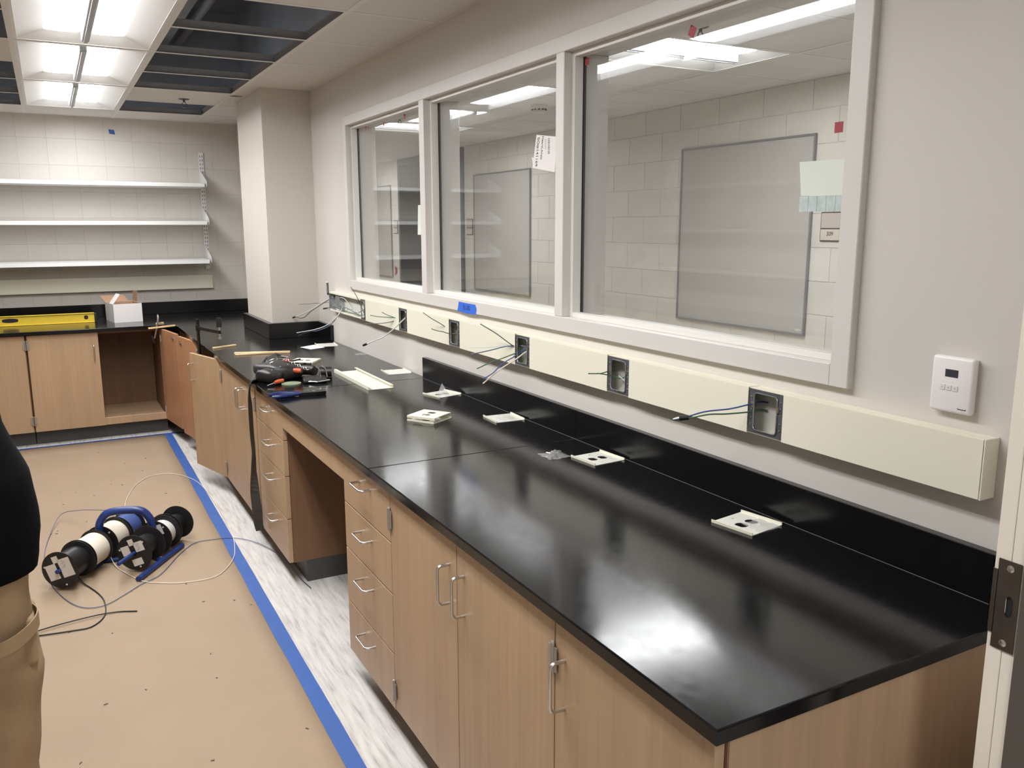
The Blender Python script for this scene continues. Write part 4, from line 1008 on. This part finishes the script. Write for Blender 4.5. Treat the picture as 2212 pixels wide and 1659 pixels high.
bm = BM(); tube(bm, [(-.548, 3.02, ZC+.012), (-.52, 2.985, ZC+.012), (-.455, 3.005, ZC+.013), (-.47, 3.04, ZC+.013)], .0035, 6, closed=True); part('buckle', bm, 'steel', th, True)
bm = BM()
ribbon(bm, [(-.52, 3.58, ZC+.03), (-.60, 3.50, ZC+.055), (-.70, 3.32, ZC+.02), (-.765, 3.20, ZC+.006), (-.788, 3.165, ZC-.006), (-.797, 3.155, ZC-.05), (-.797, 3.15, .72), (-.795, 3.16, .60), (-.792, 3.16, .50), (-.795, 3.17, .40), (-.797, 3.16, .30), (-.795, 3.15, .22), (-.792, 3.15, .15), (-.785, 3.15, .11)], .05, .004, widths=[.05, .06, .06, .05, .045, .042, .036, .026, .018, .03, .044, .046, .042, .04], sides=[(.5, .7, .3), (.6, .7, 0), (.5, .8, 0), (.4, 1, 0), (.3, 1, 0), (.4, 1, 0), (.7, .9, 0), (.8, .7, 0), (1, .4, 0), (1, .5, 0), (.9, -.5, 0), (.9, -.5, 0), (.9, -.4, 0), (.9, -.4, 0)], smooth=5)
one('tool_belt_strap', bm, 'webbing', 'long dark webbing strap draped from the pouch over the counter edge to the floor', 'strap')
pl = thing('pliers', 'long nosed pliers with blue grips lying on the counter edge', 'pliers', (-.67, 2.75, ZC))
bm = BM(); tube(bm, [(-.79, 2.775, ZC+.011), (-.74, 2.785, ZC+.012), (-.66, 2.765, ZC+.012)], .0095, 10, smooth=4, taper=lambda t: .75+.3*math.sin(math.pi*t)); part('grip', bm, 'plier_blue', pl, True)
bm = BM(); tube(bm, [(-.786, 2.728, ZC+.011), (-.74, 2.722, ZC+.012), (-.66, 2.745, ZC+.012)], .0095, 10, smooth=4, taper=lambda t: .75+.3*math.sin(math.pi*t)); part('grip', bm, 'plier_blue', pl, True)
bm = BM(); prism(bm, [(0, -.014), (.045, -.022), (.075, -.024), (.115, -.018), (.115, .014), (.075, .02), (.045, .018), (0, .012)], 0, .014, basis((-.665, 2.756, ZC+.002), (1, -.08, 0), (.08, 1, 0))); part('jaw', bm, 'tool_black', pl)
bm = BM(); cyl(bm, (-.60, 2.75, ZC+.001), (-.60, 2.75, ZC+.018), .008, 12); part('pivot', bm, 'steel', pl, True)

# back counter: level and box
lv = thing('spirit_level', 'long yellow box level standing on the counter under the shelves', 'level', (-1.9, 6.41, ZC))
LX0, LX1, LY, LZ = -2.52, -1.298, 6.41, .075
holes = [(-1.86, .040, .052, .016), (-1.355, .040, .014, .016), (-2.3, .040, .052, .016)]
bm = BM(); cx = (LX0+LX1)/2
holed_plate(bm, LX1-LX0, LZ-.008, .010, [(-(hx-cx)*-1, hz-LZ/2, rx, rz) for hx, hz, rx, rz in holes], basis((cx, LY+.005, ZC+LZ/2), (1, 0, 0), (0, 0, 1)), 20); part('web', bm, 'yellow', lv)
for z_ in (ZC+.0005, ZC+LZ-.006):
    bm = BM(); box(bm, LX0, LX1, LY-.013, LY+.013, z_, z_+.006, .001); part('flange', bm, 'yellow', lv)
bm = BM(); box(bm, LX1, LX1+.016, LY-.013, LY+.013, ZC+.004, ZC+LZ-.004, .003); part('end_cap', bm, 'black_plastic', lv)
for hx, hz, rx, rz in holes:
    bm = BM(); prism(bm, [(rx*1.18*max(-.82, min(.82, math.cos(k*math.pi/10)))/.82, rz*1.15*math.sin(k*math.pi/10)) for k in range(20)], -.002, .002, basis((hx, LY, ZC+hz), (1, 0, 0), (0, 0, 1))); part('hole_liner', bm, 'black_plastic', lv)
bx = thing('carton', 'small open white carton with brown flaps on the counter', 'carton', (-1.07, 6.42, ZC))
A, B_ = Vector((-1.168, 6.252, 0)), Vector((-.965, 6.284, 0)); ux = (B_-A).normalized(); uy = Vector((-ux.y, ux.x, 0)); bw, bd, bh = (B_-A).length, .27, .142
mt = basis((A.x, A.y, ZC+.0005), ux, uy)
def mb(bm, a): vs = box(bm, *a); bmesh.ops.transform(bm, matrix=mt, verts=vs)
bm = BM(); mb(bm, (0, bw, 0, .002, 0, bh)); mb(bm, (0, .002, .002, bd, 0, bh)); mb(bm, (bw-.002, bw, .002, bd, 0, bh)); mb(bm, (.002, bw-.002, bd-.002, bd, 0, bh)); mb(bm, (.002, bw-.002, .002, bd-.002, 0, .002)); part('walls', bm, 'box_white', bx)
bm = BM(); mb(bm, (.0022, bw-.0022, bd-.004, bd-.0022, .003, bh-.001)); mb(bm, (bw-.004, bw-.0022, .003, bd-.004, .003, bh-.001)); mb(bm, (.0022, .004, .003, bd-.004, .003, bh-.001)); part('lining', bm, 'cardboard', bx)
def flap(p0, p1, up, m, n='flap'):
    bm = BM(); p0, p1, up = [Vector(v) for v in (p0, p1, up)]; nrm = (p1-p0).cross(up).normalized()*.002
    vs = [p0, p1, p1+up, p0+up]; a = [bm.verts.new(mt @ v) for v in vs]; b = [bm.verts.new(mt @ (v+nrm)) for v in vs]
    bm.faces.new(a); bm.faces.new(b[::-1])
    for i in range(4): bm.faces.new((a[i], a[(i+1) % 4], b[(i+1) % 4], b[i]))
    part(n, bm, m, bx)
flap((0, .01, bh), (0, .13, bh), (.055, 0, .075), 'box_white')
flap((0, bd, bh), (bw-.03, bd, bh), (-.02, .07, .045), 'cardboard')
flap((bw, .14, bh), (bw, bd-.01, bh), (.006, 0, .085), 'cardboard')

# ================================================================== FLOOR COVERING
bm = BM(); n = 24; v = []
for i in range(n+1):
    row = []
    for k in range(n+1):
        x_ = -3.0+i/n*(3.0-.905); y_ = .35+k/n*(5.905-.35); row.append(bm.verts.new((x_, y_, .0012+.0012*random.random())))
    v.append(row)
for i in range(n):
    for k in range(n): bm.faces.new((v[i][k], v[i+1][k], v[i+1][k+1], v[i][k+1]))
fp = one('floor_paper', bm, 'kraft', 'brown kraft paper protecting the floor', 'floor paper', smooth=True)
md = fp.modifiers.new('t', 'SOLIDIFY'); md.thickness = .0008; md.offset = 1
bm = BM()
for k in range(46):
    x_, y_ = random.uniform(-1.7, -.95), random.uniform(1.4, 5.6); s = random.uniform(.003, .008); a = random.uniform(0, 3)
    mbox(bm, Matrix.Translation((x_, y_, .0042)) @ Matrix.Rotation(a, 4, 'Z'), s*1.6, s*.7, .0012)
o = one('dirt_specks', bm, 'speck', 'brown crumbs of dirt scattered on the floor paper', 'dirt', kind='stuff')
def ftape(p0, p1, w_, label, z=.0036, wob=.0015):
    p0, p1 = Vector(p0), Vector(p1); d = (p1-p0); L = d.length; d.normalize(); s = Vector((-d.y, d.x, 0)); bm = BM(); n = 24; a = []
    for k in range(n+1):
        c = p0+d*L*k/n; e1, e2 = random.uniform(-wob, wob), random.uniform(-wob, wob)
        a.append([bm.verts.new(c+s*(w_/2+e1)+Vector((0, 0, z))), bm.verts.new(c-s*(w_/2+e2)+Vector((0, 0, z))), bm.verts.new(c-s*(w_/2+e2)+Vector((0, 0, z+.0006))), bm.verts.new(c+s*(w_/2+e1)+Vector((0, 0, z+.0006)))])
    for x1, x2 in zip(a, a[1:]):
        for k in range(4): bm.faces.new((x1[k], x1[(k+1) % 4], x2[(k+1) % 4], x2[k]))
    bm.faces.new(a[0]); bm.faces.new(a[-1][::-1])
    return one('floor_tape', bm, 'tape_blue', label, 'tape', 'blue tape on the floor paper')
ftape((-.915, .4, 0), (-.887, 5.91, 0), .054, 'long blue tape strip along the floor paper edge facing the window cabinets')
ftape((-2.6, 5.908, 0), (-.862, 5.908, 0), .024, 'blue tape strip along the floor paper edge under the shelving wall', .0044)
ftape((-.86, 5.93, 0), (-.76, 5.885, 0), .05, 'short loose blue tape piece at the floor paper corner', .0012)

# ================================================================== WIRE CADDY AND SPOOLS
DV = Vector((.555, .832, 0)).normalized(); NV = Vector((DV.y, -DV.x, 0)); AZ = .098
S1 = Vector((-1.645, 3.105, AZ)); S2 = Vector((-1.345, 3.165, AZ))
cad = thing('wire_caddy', 'blue steel wire caddy holding two rows of spools on the floor', 'wire caddy', (-1.36, 3.3, 0))
def pt(s, t, z=None): p = s+DV*t; return Vector((p.x, p.y, AZ if z is None else z))
for s, a, b in ((S1, -.02, .60), (S2, -.13, .42)):
    bm = BM(); cyl(bm, pt(s, a), pt(s, b), .009, 12); part('spool_rod', bm, 'caddy_blue', cad, True)
q0, q1 = pt(S1, .31), pt(S2, .17); mid = (q0+q1)/2
bm = BM()
pa = Vector((q0.x, q0.y, 0)); pb = Vector((q1.x, q1.y, 0))
tube(bm, [pa+Vector((0, 0, AZ)), pa+Vector((0, 0, .17)), pa.lerp(pb, .06)+Vector((0, 0, .215)), pa.lerp(pb, .24)+Vector((0, 0, .248)), pa.lerp(pb, .76)+Vector((0, 0, .248)), pa.lerp(pb, .94)+Vector((0, 0, .215)), pb+Vector((0, 0, .17)), pb+Vector((0, 0, AZ))], .018, 12, smooth=5); part('handle', bm, 'caddy_blue', cad, True)
bm = BM(); tube(bm, [pa+Vector((0, 0, AZ)), pa+Vector((0, 0, .03)), pa+Vector((0, 0, .0135))], .012, 10); tube(bm, [pb+Vector((0, 0, AZ)), pb+Vector((0, 0, .0135))], .012, 10); part('leg', bm, 'caddy_blue', cad, True)
ft = Vector((-1.23, 3.22, .0145))
for c, l in ((ft, .205), (Vector((pa.x, pa.y, .0145)), .12)):
    bm = BM(); cyl(bm, c-DV*l, c+DV*l, .0135, 12); part('foot_tube', bm, 'caddy_blue', cad, True)
bm = BM(); cyl(bm, ft, Vector((pb.x, pb.y, .0145)), .011, 10); cyl(bm, Vector((pb.x, pb.y, .0145)), Vector((pa.x, pa.y, .0145)), .011, 10); part('cross_tube', bm, 'caddy_blue', cad, True)
def spool(s, t0, L, R, rw_, wm, label, labels=True, flange='spool_black'):
    base = pt(s, t0)
    t = thing('wire_spool', label, 'spool', (base.x, base.y, AZ-R), 'wire spools on the caddy')
    mt = basis(base, NV, (0, 0, 1)); # local z = NV x up
    zdir = NV.cross(Vector((0, 0, 1)))
    sg = 1 if zdir.dot(DV) > 0 else -1
    mt = mt @ Matrix.Diagonal((1, 1, sg, 1))
    bm = BM()
    for h0 in (0, L-.005):
        lathe(bm, [(.0125, h0), (.03, h0), (R-.004, h0), (R, h0+.0012), (R, h0+.0038), (R-.004, h0+.005), (.0125, h0+.005), (.0125, h0)], 32, mt)
    lathe(bm, [(.0125, .005), (.035, .005), (.035, L-.005), (.0125, L-.005), (.0125, .005)], 20, mt)
    part('reel', bm, flange, t, True)
    bm = BM(); prof = [(.036, .0055)]; n = max(4, int((L-.012)/.006))
    for k in range(n*2+1): prof.append((rw_*(1+(.012 if k % 2 else -.004)), .0055+(L-.011)*k/(n*2)))
    prof.append((.036, L-.0055)); lathe(bm, prof, 28, mt); part('wound_wire', bm, wm, t, True)
    if labels:
        bm = BM(); mt2 = mt @ Matrix.Rotation(.35, 4, 'Z')
        for (cx, cy, w_, h_) in (((.034, .004, .056, .084), (-.034, .0, .05, .07), (.0, .05, .028, .03)) if t0 < .01 and s is S1 else ((.034, .022, .044, .046), (-.034, .02, .04, .044), (.0, -.045, .05, .032), (.004, .05, .026, .03)) if t0 < .01 else ((.034, .03, .036, .05),)):
            mbox(bm, mt2 @ Matrix.Translation((cx, cy, -.0006)), w_, h_, .0006)
        part('paper_label', bm, 'label_white', t)
        bm = BM()
        for k in range(7): mbox(bm, mt2 @ Matrix.Translation((.026+.004*(k % 3), .008+.005*k, -.0011)), .016-.002*(k % 4), .0014, .0002)
        part('label_print', bm, 'ink_grey', t)
    for k in range(3):
        bm = BM(); lathe(bm, [(0, -.0003), (.0045, -.0003), (.0045, .0003), (0, .0003)], 10, mt @ Matrix.Translation((R*.83*math.cos(k*2.1+.9), R*.83*math.sin(k*2.1+.9), -.0004)))
        part('flange_hole', bm, 'label_white', t)
    return t
spool(S1, .0, .135, .083, .062, 'wire_black', 'black wire spool with a large paper label ending the longer row')
spool(S1, .142, .135, .083, .07, 'wire_white', 'white wire spool next to the black one in the longer row', False)
spool(S1, .318, .125, .083, .07, 'wire_white', 'white wire spool between the caddy handle and the blue spool', False)
spool(S1, .450, .12, .083, .066, 'wire_blue', 'blue wire spool ending the longer row on the caddy', False)
spool(S2, .0, .13, .083, .05, 'wire_black', 'black spool with torn paper labels and a blue rod sticking out')
spool(S2, .19, .09, .083, .06, 'wire_white2', 'pale wire spool in the middle of the shorter row', True)
spool(S2, .295, .12, .083, .045, 'wire_black', 'nearly empty black spool ending the shorter row', True)
def fwire(pts, m, label, r=.0022, zf=None):
    bm = BM(); P = [(p[0], p[1], (p[2] if len(p) > 2 else .0068)) for p in pts]; tube(bm, P, r if 'black' in m else .0018, 6, smooth=6); return one('loose_wire', bm, m, label, 'wire', 'loose wire tails by the spools', True)
fwire([(-1.40, 3.62, .17), (-1.47, 3.80, .13), (-1.545, 4.0, .08), (-1.632, 4.10, .04), (-1.69, 3.85, .012), (-1.712, 3.547), (-1.69, 3.242), (-1.636, 3.005), (-1.569, 2.871), (-1.491, 2.852), (-1.414, 2.92), (-1.337, 3.005), (-1.25, 3.08), (-1.137, 3.30), (-1.053, 3.412), (-.967, 3.417), (-.881, 3.395), (-.798, 3.298), (-.735, 3.124), (-.711, 2.947), (-.703, 2.732), (-.691, 2.607)], 'wire_bluegrey', 'blue wire looping round the spools and on towards the knee space')
fwire([(-1.415, 3.46, .165), (-1.425, 3.43, .12), (-1.44, 3.38, .05), (-1.42, 3.27, .01), (-1.385, 3.17), (-1.329, 3.04), (-1.256, 2.979), (-1.169, 2.936), (-1.047, 2.93), (-.973, 3.01), (-.92, 3.126), (-.893, 3.245), (-.871, 3.411), (-.858, 3.7), (-.862, 4.15), (-.881, 4.461), (-.939, 4.655), (-1.019, 4.76), (-1.125, 4.757), (-1.215, 4.62), (-1.283, 4.385), (-1.316, 4.176), (-1.33, 3.95), (-1.36, 3.72, .06), (-1.39, 3.60, .15)], 'wire_white', 'white wire in a wide loop over the paper and tape')
fwire([(-1.59, 3.22, .03), (-1.56, 3.13, .012), (-1.536, 3.077), (-1.505, 2.983), (-1.489, 2.887), (-1.496, 2.75), (-1.545, 2.666), (-1.615, 2.663), (-1.745, 2.682)], 'wire_black', 'black wire tail curling back from the black spool', .0026)
fwire([(-1.749, 2.71, .012), (-1.653, 2.736, .012), (-1.533, 2.753, .012), (-1.45, 2.759), (-1.377, 2.728)], 'wire_black', 'straight black wire tail lying past the curled one', .0026)

# ================================================================== CEILING THINGS
def sprinkler(x_, y_, label):
    t = thing('fire_sprinkler', label, 'sprinkler', (x_, y_, H), 'ceiling sprinklers')
    bm = BM(); lathe(bm, [(.0, -.0015), (.012, -.004), (.032, -.004), (.036, -.0015), (.036, -.0004), (0, -.0004)], 24, Matrix.Translation((x_, y_, H))); part('escutcheon', bm, 'galv_dark', t, True)
    bm = BM(); z_ = H
    cyl(bm, (x_, y_, z_-.003), (x_, y_, z_-.022), .008, 10)
    for s in (-1, 1): tube(bm, [(x_+s*.006, y_, z_-.02), (x_+s*.014, y_, z_-.035), (x_+s*.004, y_, z_-.052)], .0025, 6, smooth=3)
    part('frame_arms', bm, 'galv_dark', t, True)
    bm = BM(); lathe(bm, [(0, -.054), (.017, -.055), (.017, -.0565), (0, -.0565)], 16, Matrix.Translation((x_, y_, H))); part('deflector', bm, 'galv_dark', t, True)
sprinkler(-.66, 5.50, 'steel sprinkler head in the ceiling tile near the shelving wall')
sprinkler(1.03, 2.20, 'steel sprinkler head in the corridor behind the large pane')
sprinkler(1.0, 5.75, 'steel sprinkler head in the corridor level with the column')
t = thing('smoke_detector', 'white smoke detector on the corridor ceiling', 'smoke detector', (1.635, 4.63, H))
bm = BM(); lathe(bm, [(0, -.055), (.035, -.055), (.05, -.046), (.056, -.016), (.06, -.014), (.06, 0), (0, 0)], 24, Matrix.Translation((1.635, 4.63, H-.0006))); part('body', bm, 'white_plastic', t, True)
bm = BM()
for k in range(12): a = k*math.pi/6; mbox(bm, Matrix.Translation((1.635+.0535*math.cos(a), 4.63+.0535*math.sin(a), H-.032)) @ Matrix.Rotation(a, 4, 'Z'), .004, .016, .008)
part('vent_slots', bm, 'slot_dark', t)
bm = BM(); box(bm, -.41, -.34, 5.18, 5.2, H-.006, H-.002); one('ceiling_clip', bm, 'tee_side', 'small grey clip under the ceiling edge beside the column', 'clip')

# ================================================================== CORRIDOR THINGS
def board(y0, y1, label):
    t = thing('wall_board', label, 'board', (XW, (y0+y1)/2, .878), 'grey boards along the corridor')
    bm = BM(); box(bm, XW-.012, XW-.0005, y0+.012, y1-.012, .890, 2.086); part('panel', bm, 'board_grey', t)
    for a in ((y0, y1, .878, .890), (y0, y1, 2.086, 2.098), (y0, y0+.012, .890, 2.086), (y1-.012, y1, .890, 2.086)):
        bm = BM(); box(bm, XW-.02, XW-.0005, *a, .001); part('frame_rail', bm, 'board_frame', t)
    bm = BM(); box(bm, XW-.0128, XW-.0121, y0+.03, y0+.075, .905, .918); part('tag', bm, 'sign_cream', t)
board(2.865, 4.092, 'grey wall board beside the room sign numbered 309')
board(6.295, 7.52, 'grey wall board between the 309 board and the corridor door recess')
board(10.05, 11.27, 'grey wall board past the corridor door recess')
def sign(y0, y1, label, txt=None):
    t = thing('room_sign', label, 'sign', (XW, (y0+y1)/2, 1.46), 'room signs along the corridor')
    bm = BM(); box(bm, XW-.008, XW-.0005, y0, y1, 1.462, 1.635, .001); part('backing', bm, 'sign_brown', t)
    bm = BM(); box(bm, XW-.010, XW-.0079, y0+.006, y1-.006, 1.541, 1.628); part('insert', bm, 'sign_grey', t)
    bm = BM(); box(bm, XW-.010, XW-.0079, y0+.006, y1-.006, 1.469, 1.533); p = part('insert', bm, 'sign_cream', t)
    if txt: text('room_number', txt, .034, basis((XW-.0106, (y0+y1)/2, 1.506), (0, -1, 0), (0, 0, 1)), 'ink', p)
sign(2.645, 2.795, 'brown framed room sign numbered 309', '309')
sign(7.57, 7.72, 'brown framed room sign between the middle board and the door recess')
sign(9.835, 9.985, 'brown framed room sign between the door recess and the far board')
tape('red_tape', [(XW-.0006, 9.985, 1.03), (XW-.0006, 9.90, 1.0), (XW-.0006, 9.90, .94), (XW-.0006, 9.985, .90)], 'tape_red', 'torn red tape low on the corridor wall beside the door recess')
t = thing('trash_bin', 'white lidded bin standing in the corridor by the door recess', 'bin', (2.22, 7.62, 0))
bm = BM(); lathe(bm, [(0, 0), (.15, 0), (.18, .78), (.185, .80), (.17, .80), (.145, .01), (0, .01)], 24, Matrix.Translation((2.2, 7.62, .001))); part('body', bm, 'white_plastic', t, True)
bm = BM(); lathe(bm, [(.19, .80), (.192, .83), (.12, .89), (0, .90), (0, .885), (.185, .80), (.19, .80)], 24, Matrix.Translation((2.2, 7.62, .003))); part('lid', bm, 'white_plastic', t, True)

# ================================================================== PERSON
def skin_mesh(name, joints, bones, m, parent, sub=2, root=0, sx=1):
    me = bpy.data.meshes.new(name); me.from_pydata([j[:3] for j in joints], bones, [])
    o = bpy.data.objects.new(name, me); COL.objects.link(o)
    md = o.modifiers.new('skin', 'SKIN'); md.use_smooth_shade = True
    sd = o.modifiers.new('sub', 'SUBSURF'); sd.levels = sub; sd.render_levels = sub
    for k, j_ in enumerate(joints):
        sv = me.skin_vertices[0].data[k]; sv.radius = (j_[3], j_[4] if len(j_) > 4 else j_[3]); sv.use_root = (k == root)
    bpy.context.view_layer.update(); dg = bpy.context.evaluated_depsgraph_get()
    m2 = bpy.data.meshes.new_from_object(o.evaluated_get(dg)); bpy.data.objects.remove(o)
    for p in m2.polygons: p.use_smooth = True
    m2.materials.clear(); m2.materials.append(M[m]); m2.name = name
    o = bpy.data.objects.new(name, m2); put(o, parent); return o
PX, PY = -1.885, 1.36
pe = thing('person', 'person in a black jacket and khaki work trousers standing over the floor paper', 'person', (PX, PY, 0))
def lean(z_): return -.13*min(1, max(0, (z_-1.0)/.4))
def J(x_, y_, z_, r, r2=None): return (PX+x_+lean(z_), PY+y_, z_) + ((r, r2) if r2 else (r,))
jt = [J(0, 0, .92, .13, .10), J(0, 0, 1.12, .13, .095), J(0, .01, 1.34, .15, .10), J(0, .01, 1.47, .075, .07), J(0, .03, 1.55, .052), J(0, .045, 1.62, .062, .07), J(0, .05, 1.70, .074, .092), J(0, .045, 1.765, .055, .07),
      J(.19, .01, 1.42, .058), J(.20, .13, 1.17, .045), J(.10, .34, 1.13, .036), J(.08, .40, 1.13, .028, .036),
      J(-.19, .01, 1.42, .058), J(-.20, .13, 1.17, .045), J(-.10, .34, 1.13, .036), J(-.08, .40, 1.13, .028, .036),
      J(.10, 0, .86, .09), J(.105, .01, .50, .062), J(.11, -.02, .10, .042), J(-.10, 0, .86, .09), J(-.105, .01, .50, .062), J(-.11, -.02, .10, .042),
      J(.115, .10, .04, .035), J(-.115, .10, .04, .035)]
bn = [(0, 1), (1, 2), (2, 3), (3, 4), (4, 5), (5, 6), (6, 7), (2, 8), (8, 9), (9, 10), (10, 11), (2, 12), (12, 13), (13, 14), (14, 15), (0, 16), (16, 17), (17, 18), (0, 19), (19, 20), (20, 21), (18, 22), (21, 23)]
# fingers of both hands, curled
for s, b0 in ((1, 11), (-1, 15)):
    hx, hy, hz = s*.08, .40, 1.13
    for k, (dx, L) in enumerate(((-.03, .075), (-.01, .085), (.01, .08), (.03, .065))):
        a = len(jt); jt += [J(hx+dx*s, hy+.045, hz+.005, .009), J(hx+dx*s, hy+.045+L*.5, hz-.004, .008), J(hx+dx*s, hy+.045+L*.8, hz-.03, .007)]
        bn += [(b0, a), (a, a+1), (a+1, a+2)]
    a = len(jt); jt += [J(hx-s*.045, hy+.01, hz-.01, .011), J(hx-s*.06, hy+.05, hz-.02, .009)]; bn += [(b0, a), (a, a+1)]
skin_mesh('body', jt, bn, 'skin', pe)
def loft(name, rings, m, seg=40, wr=.0, seed=3, sub=True, closed=True):
    """rings (cx,cy,z,rx,ry): a garment tube, wr = wrinkle depth"""
    rnd = random.Random(seed); ph = [rnd.uniform(0, 6) for _ in range(8)]; bm = BM(); R = []
    P = []
    for a, b in zip(rings, rings[1:]):
        for k in range(5): P.append([a[i]+(b[i]-a[i])*k/5 for i in range(5)])
    P.append(list(rings[-1]))
    for cx_, cy_, z_, rx, ry in P:
        row = []
        for k in range(seg):
            a = 2*math.pi*k/seg; wv = 1+wr*(math.sin(3*a+9*z_+ph[0])*.5+math.sin(5*a-23*z_+ph[1])*.35+math.sin(2*a+41*z_+ph[2])*.3)
            row.append(bm.verts.new((PX+cx_+lean(z_)+rx*wv*math.cos(a), PY+cy_+ry*wv*math.sin(a), z_)))
        R.append(row)
    for a, b in zip(R, R[1:]):
        for k in range(seg): bm.faces.new((a[k], a[(k+1) % seg], b[(k+1) % seg], b[k]))
    bm.faces.new(R[0][::-1]); bm.faces.new(R[-1])
    return part(name, bm, m, pe, True)
jk = loft('jacket', [(0, 0, .775, .232, .175), (0, 0, .80, .238, .18), (0, 0, .86, .245, .185), (0, 0, .98, .243, .18), (0, 0, 1.06, .235, .175), (0, 0, 1.12, .235, .165), (.02, .005, 1.24, .235, .15), (0, .01, 1.38, .225, .15), (0, .01, 1.45, .17, .12), (0, .015, 1.50, .085, .085), (0, .02, 1.53, .08, .08)], 'jacket', wr=.02)
for s in (1, -1):
    bm = BM(); tube(bm, [(PX-.13+s*.16, PY+.01, 1.42), (PX-.13+s*.215, PY+.03, 1.36), (PX-.13+s*.20, PY+.12, 1.20), (PX-.12+s*.16, PY+.22, 1.145), (PX-.11+s*.10, PY+.33, 1.13)], .068, 14, smooth=5, taper=lambda t: 1.05-.35*t); part('sleeve', bm, 'jacket', jk, True)
tr = loft('trousers', [(0, 0, .70, .195, .15), (0, 0, .80, .20, .155), (0, 0, .93, .185, .14), (0, 0, 1.0, .18, .135)], 'khaki', wr=.015, seed=5)
for s in (1, -1):
    x_ = s*.105
    loft('trouser_leg', [(x_+.005*s, -.01, .03, .088, .10), (x_+s*.003, 0, .12, .09, .098), (x_, .005, .26, .085, .095), (x_+s*.01, .01, .42, .093, .10), (x_+s*.012, .01, .52, .104, .112), (x_+s*.004, .005, .62, .10, .118), (x_+s*.002, 0, .76, .105, .135), (x_-s*.01, 0, .86, .10, .13)], 'khaki', wr=.055, seed=8+s)
bm = BM(); box(bm, PX+.18, PX+.2145, PY-.06, PY+.07, .54, .66, .012, 3); part('thigh_pocket', bm, 'khaki', tr)
bm = BM(); ribbon(bm, [(PX+.10, PY-.128, .622), (PX+.16, PY-.122, .628), (PX+.205, PY-.08, .64), (PX+.222, PY-.02, .65), (PX+.19, PY+.05, .652)], .034, .003, sides=[(0, 0, 1)]*5); part('hammer_loop', bm, 'khaki', tr)
for s in (1, -1):
    bm = BM(); blob(bm, (PX+s*.115, PY+.05, .055), (.105, .30, .11), 5, 0, .04); part('boot', bm, 'boot', pe, True)
bm = BM(); blob(bm, (PX-.13, PY+.035, 1.735), (.172, .215, .16), 12, 0, .05); part('hair', bm, 'hair', pe, True)
for s in (1, -1):
    bm = BM(); bmesh.ops.create_icosphere(bm, subdivisions=2, radius=.012, matrix=Matrix.Translation((PX-.13+s*.032, PY+.125, 1.68))); part('eye', bm, 'paper', pe, True)
bm = BM(); tube(bm, [(PX-.13, PY+.13, 1.685), (PX-.13, PY+.155, 1.65), (PX-.13, PY+.135, 1.64)], .011, 8, smooth=3); part('nose', bm, 'skin', pe, True)
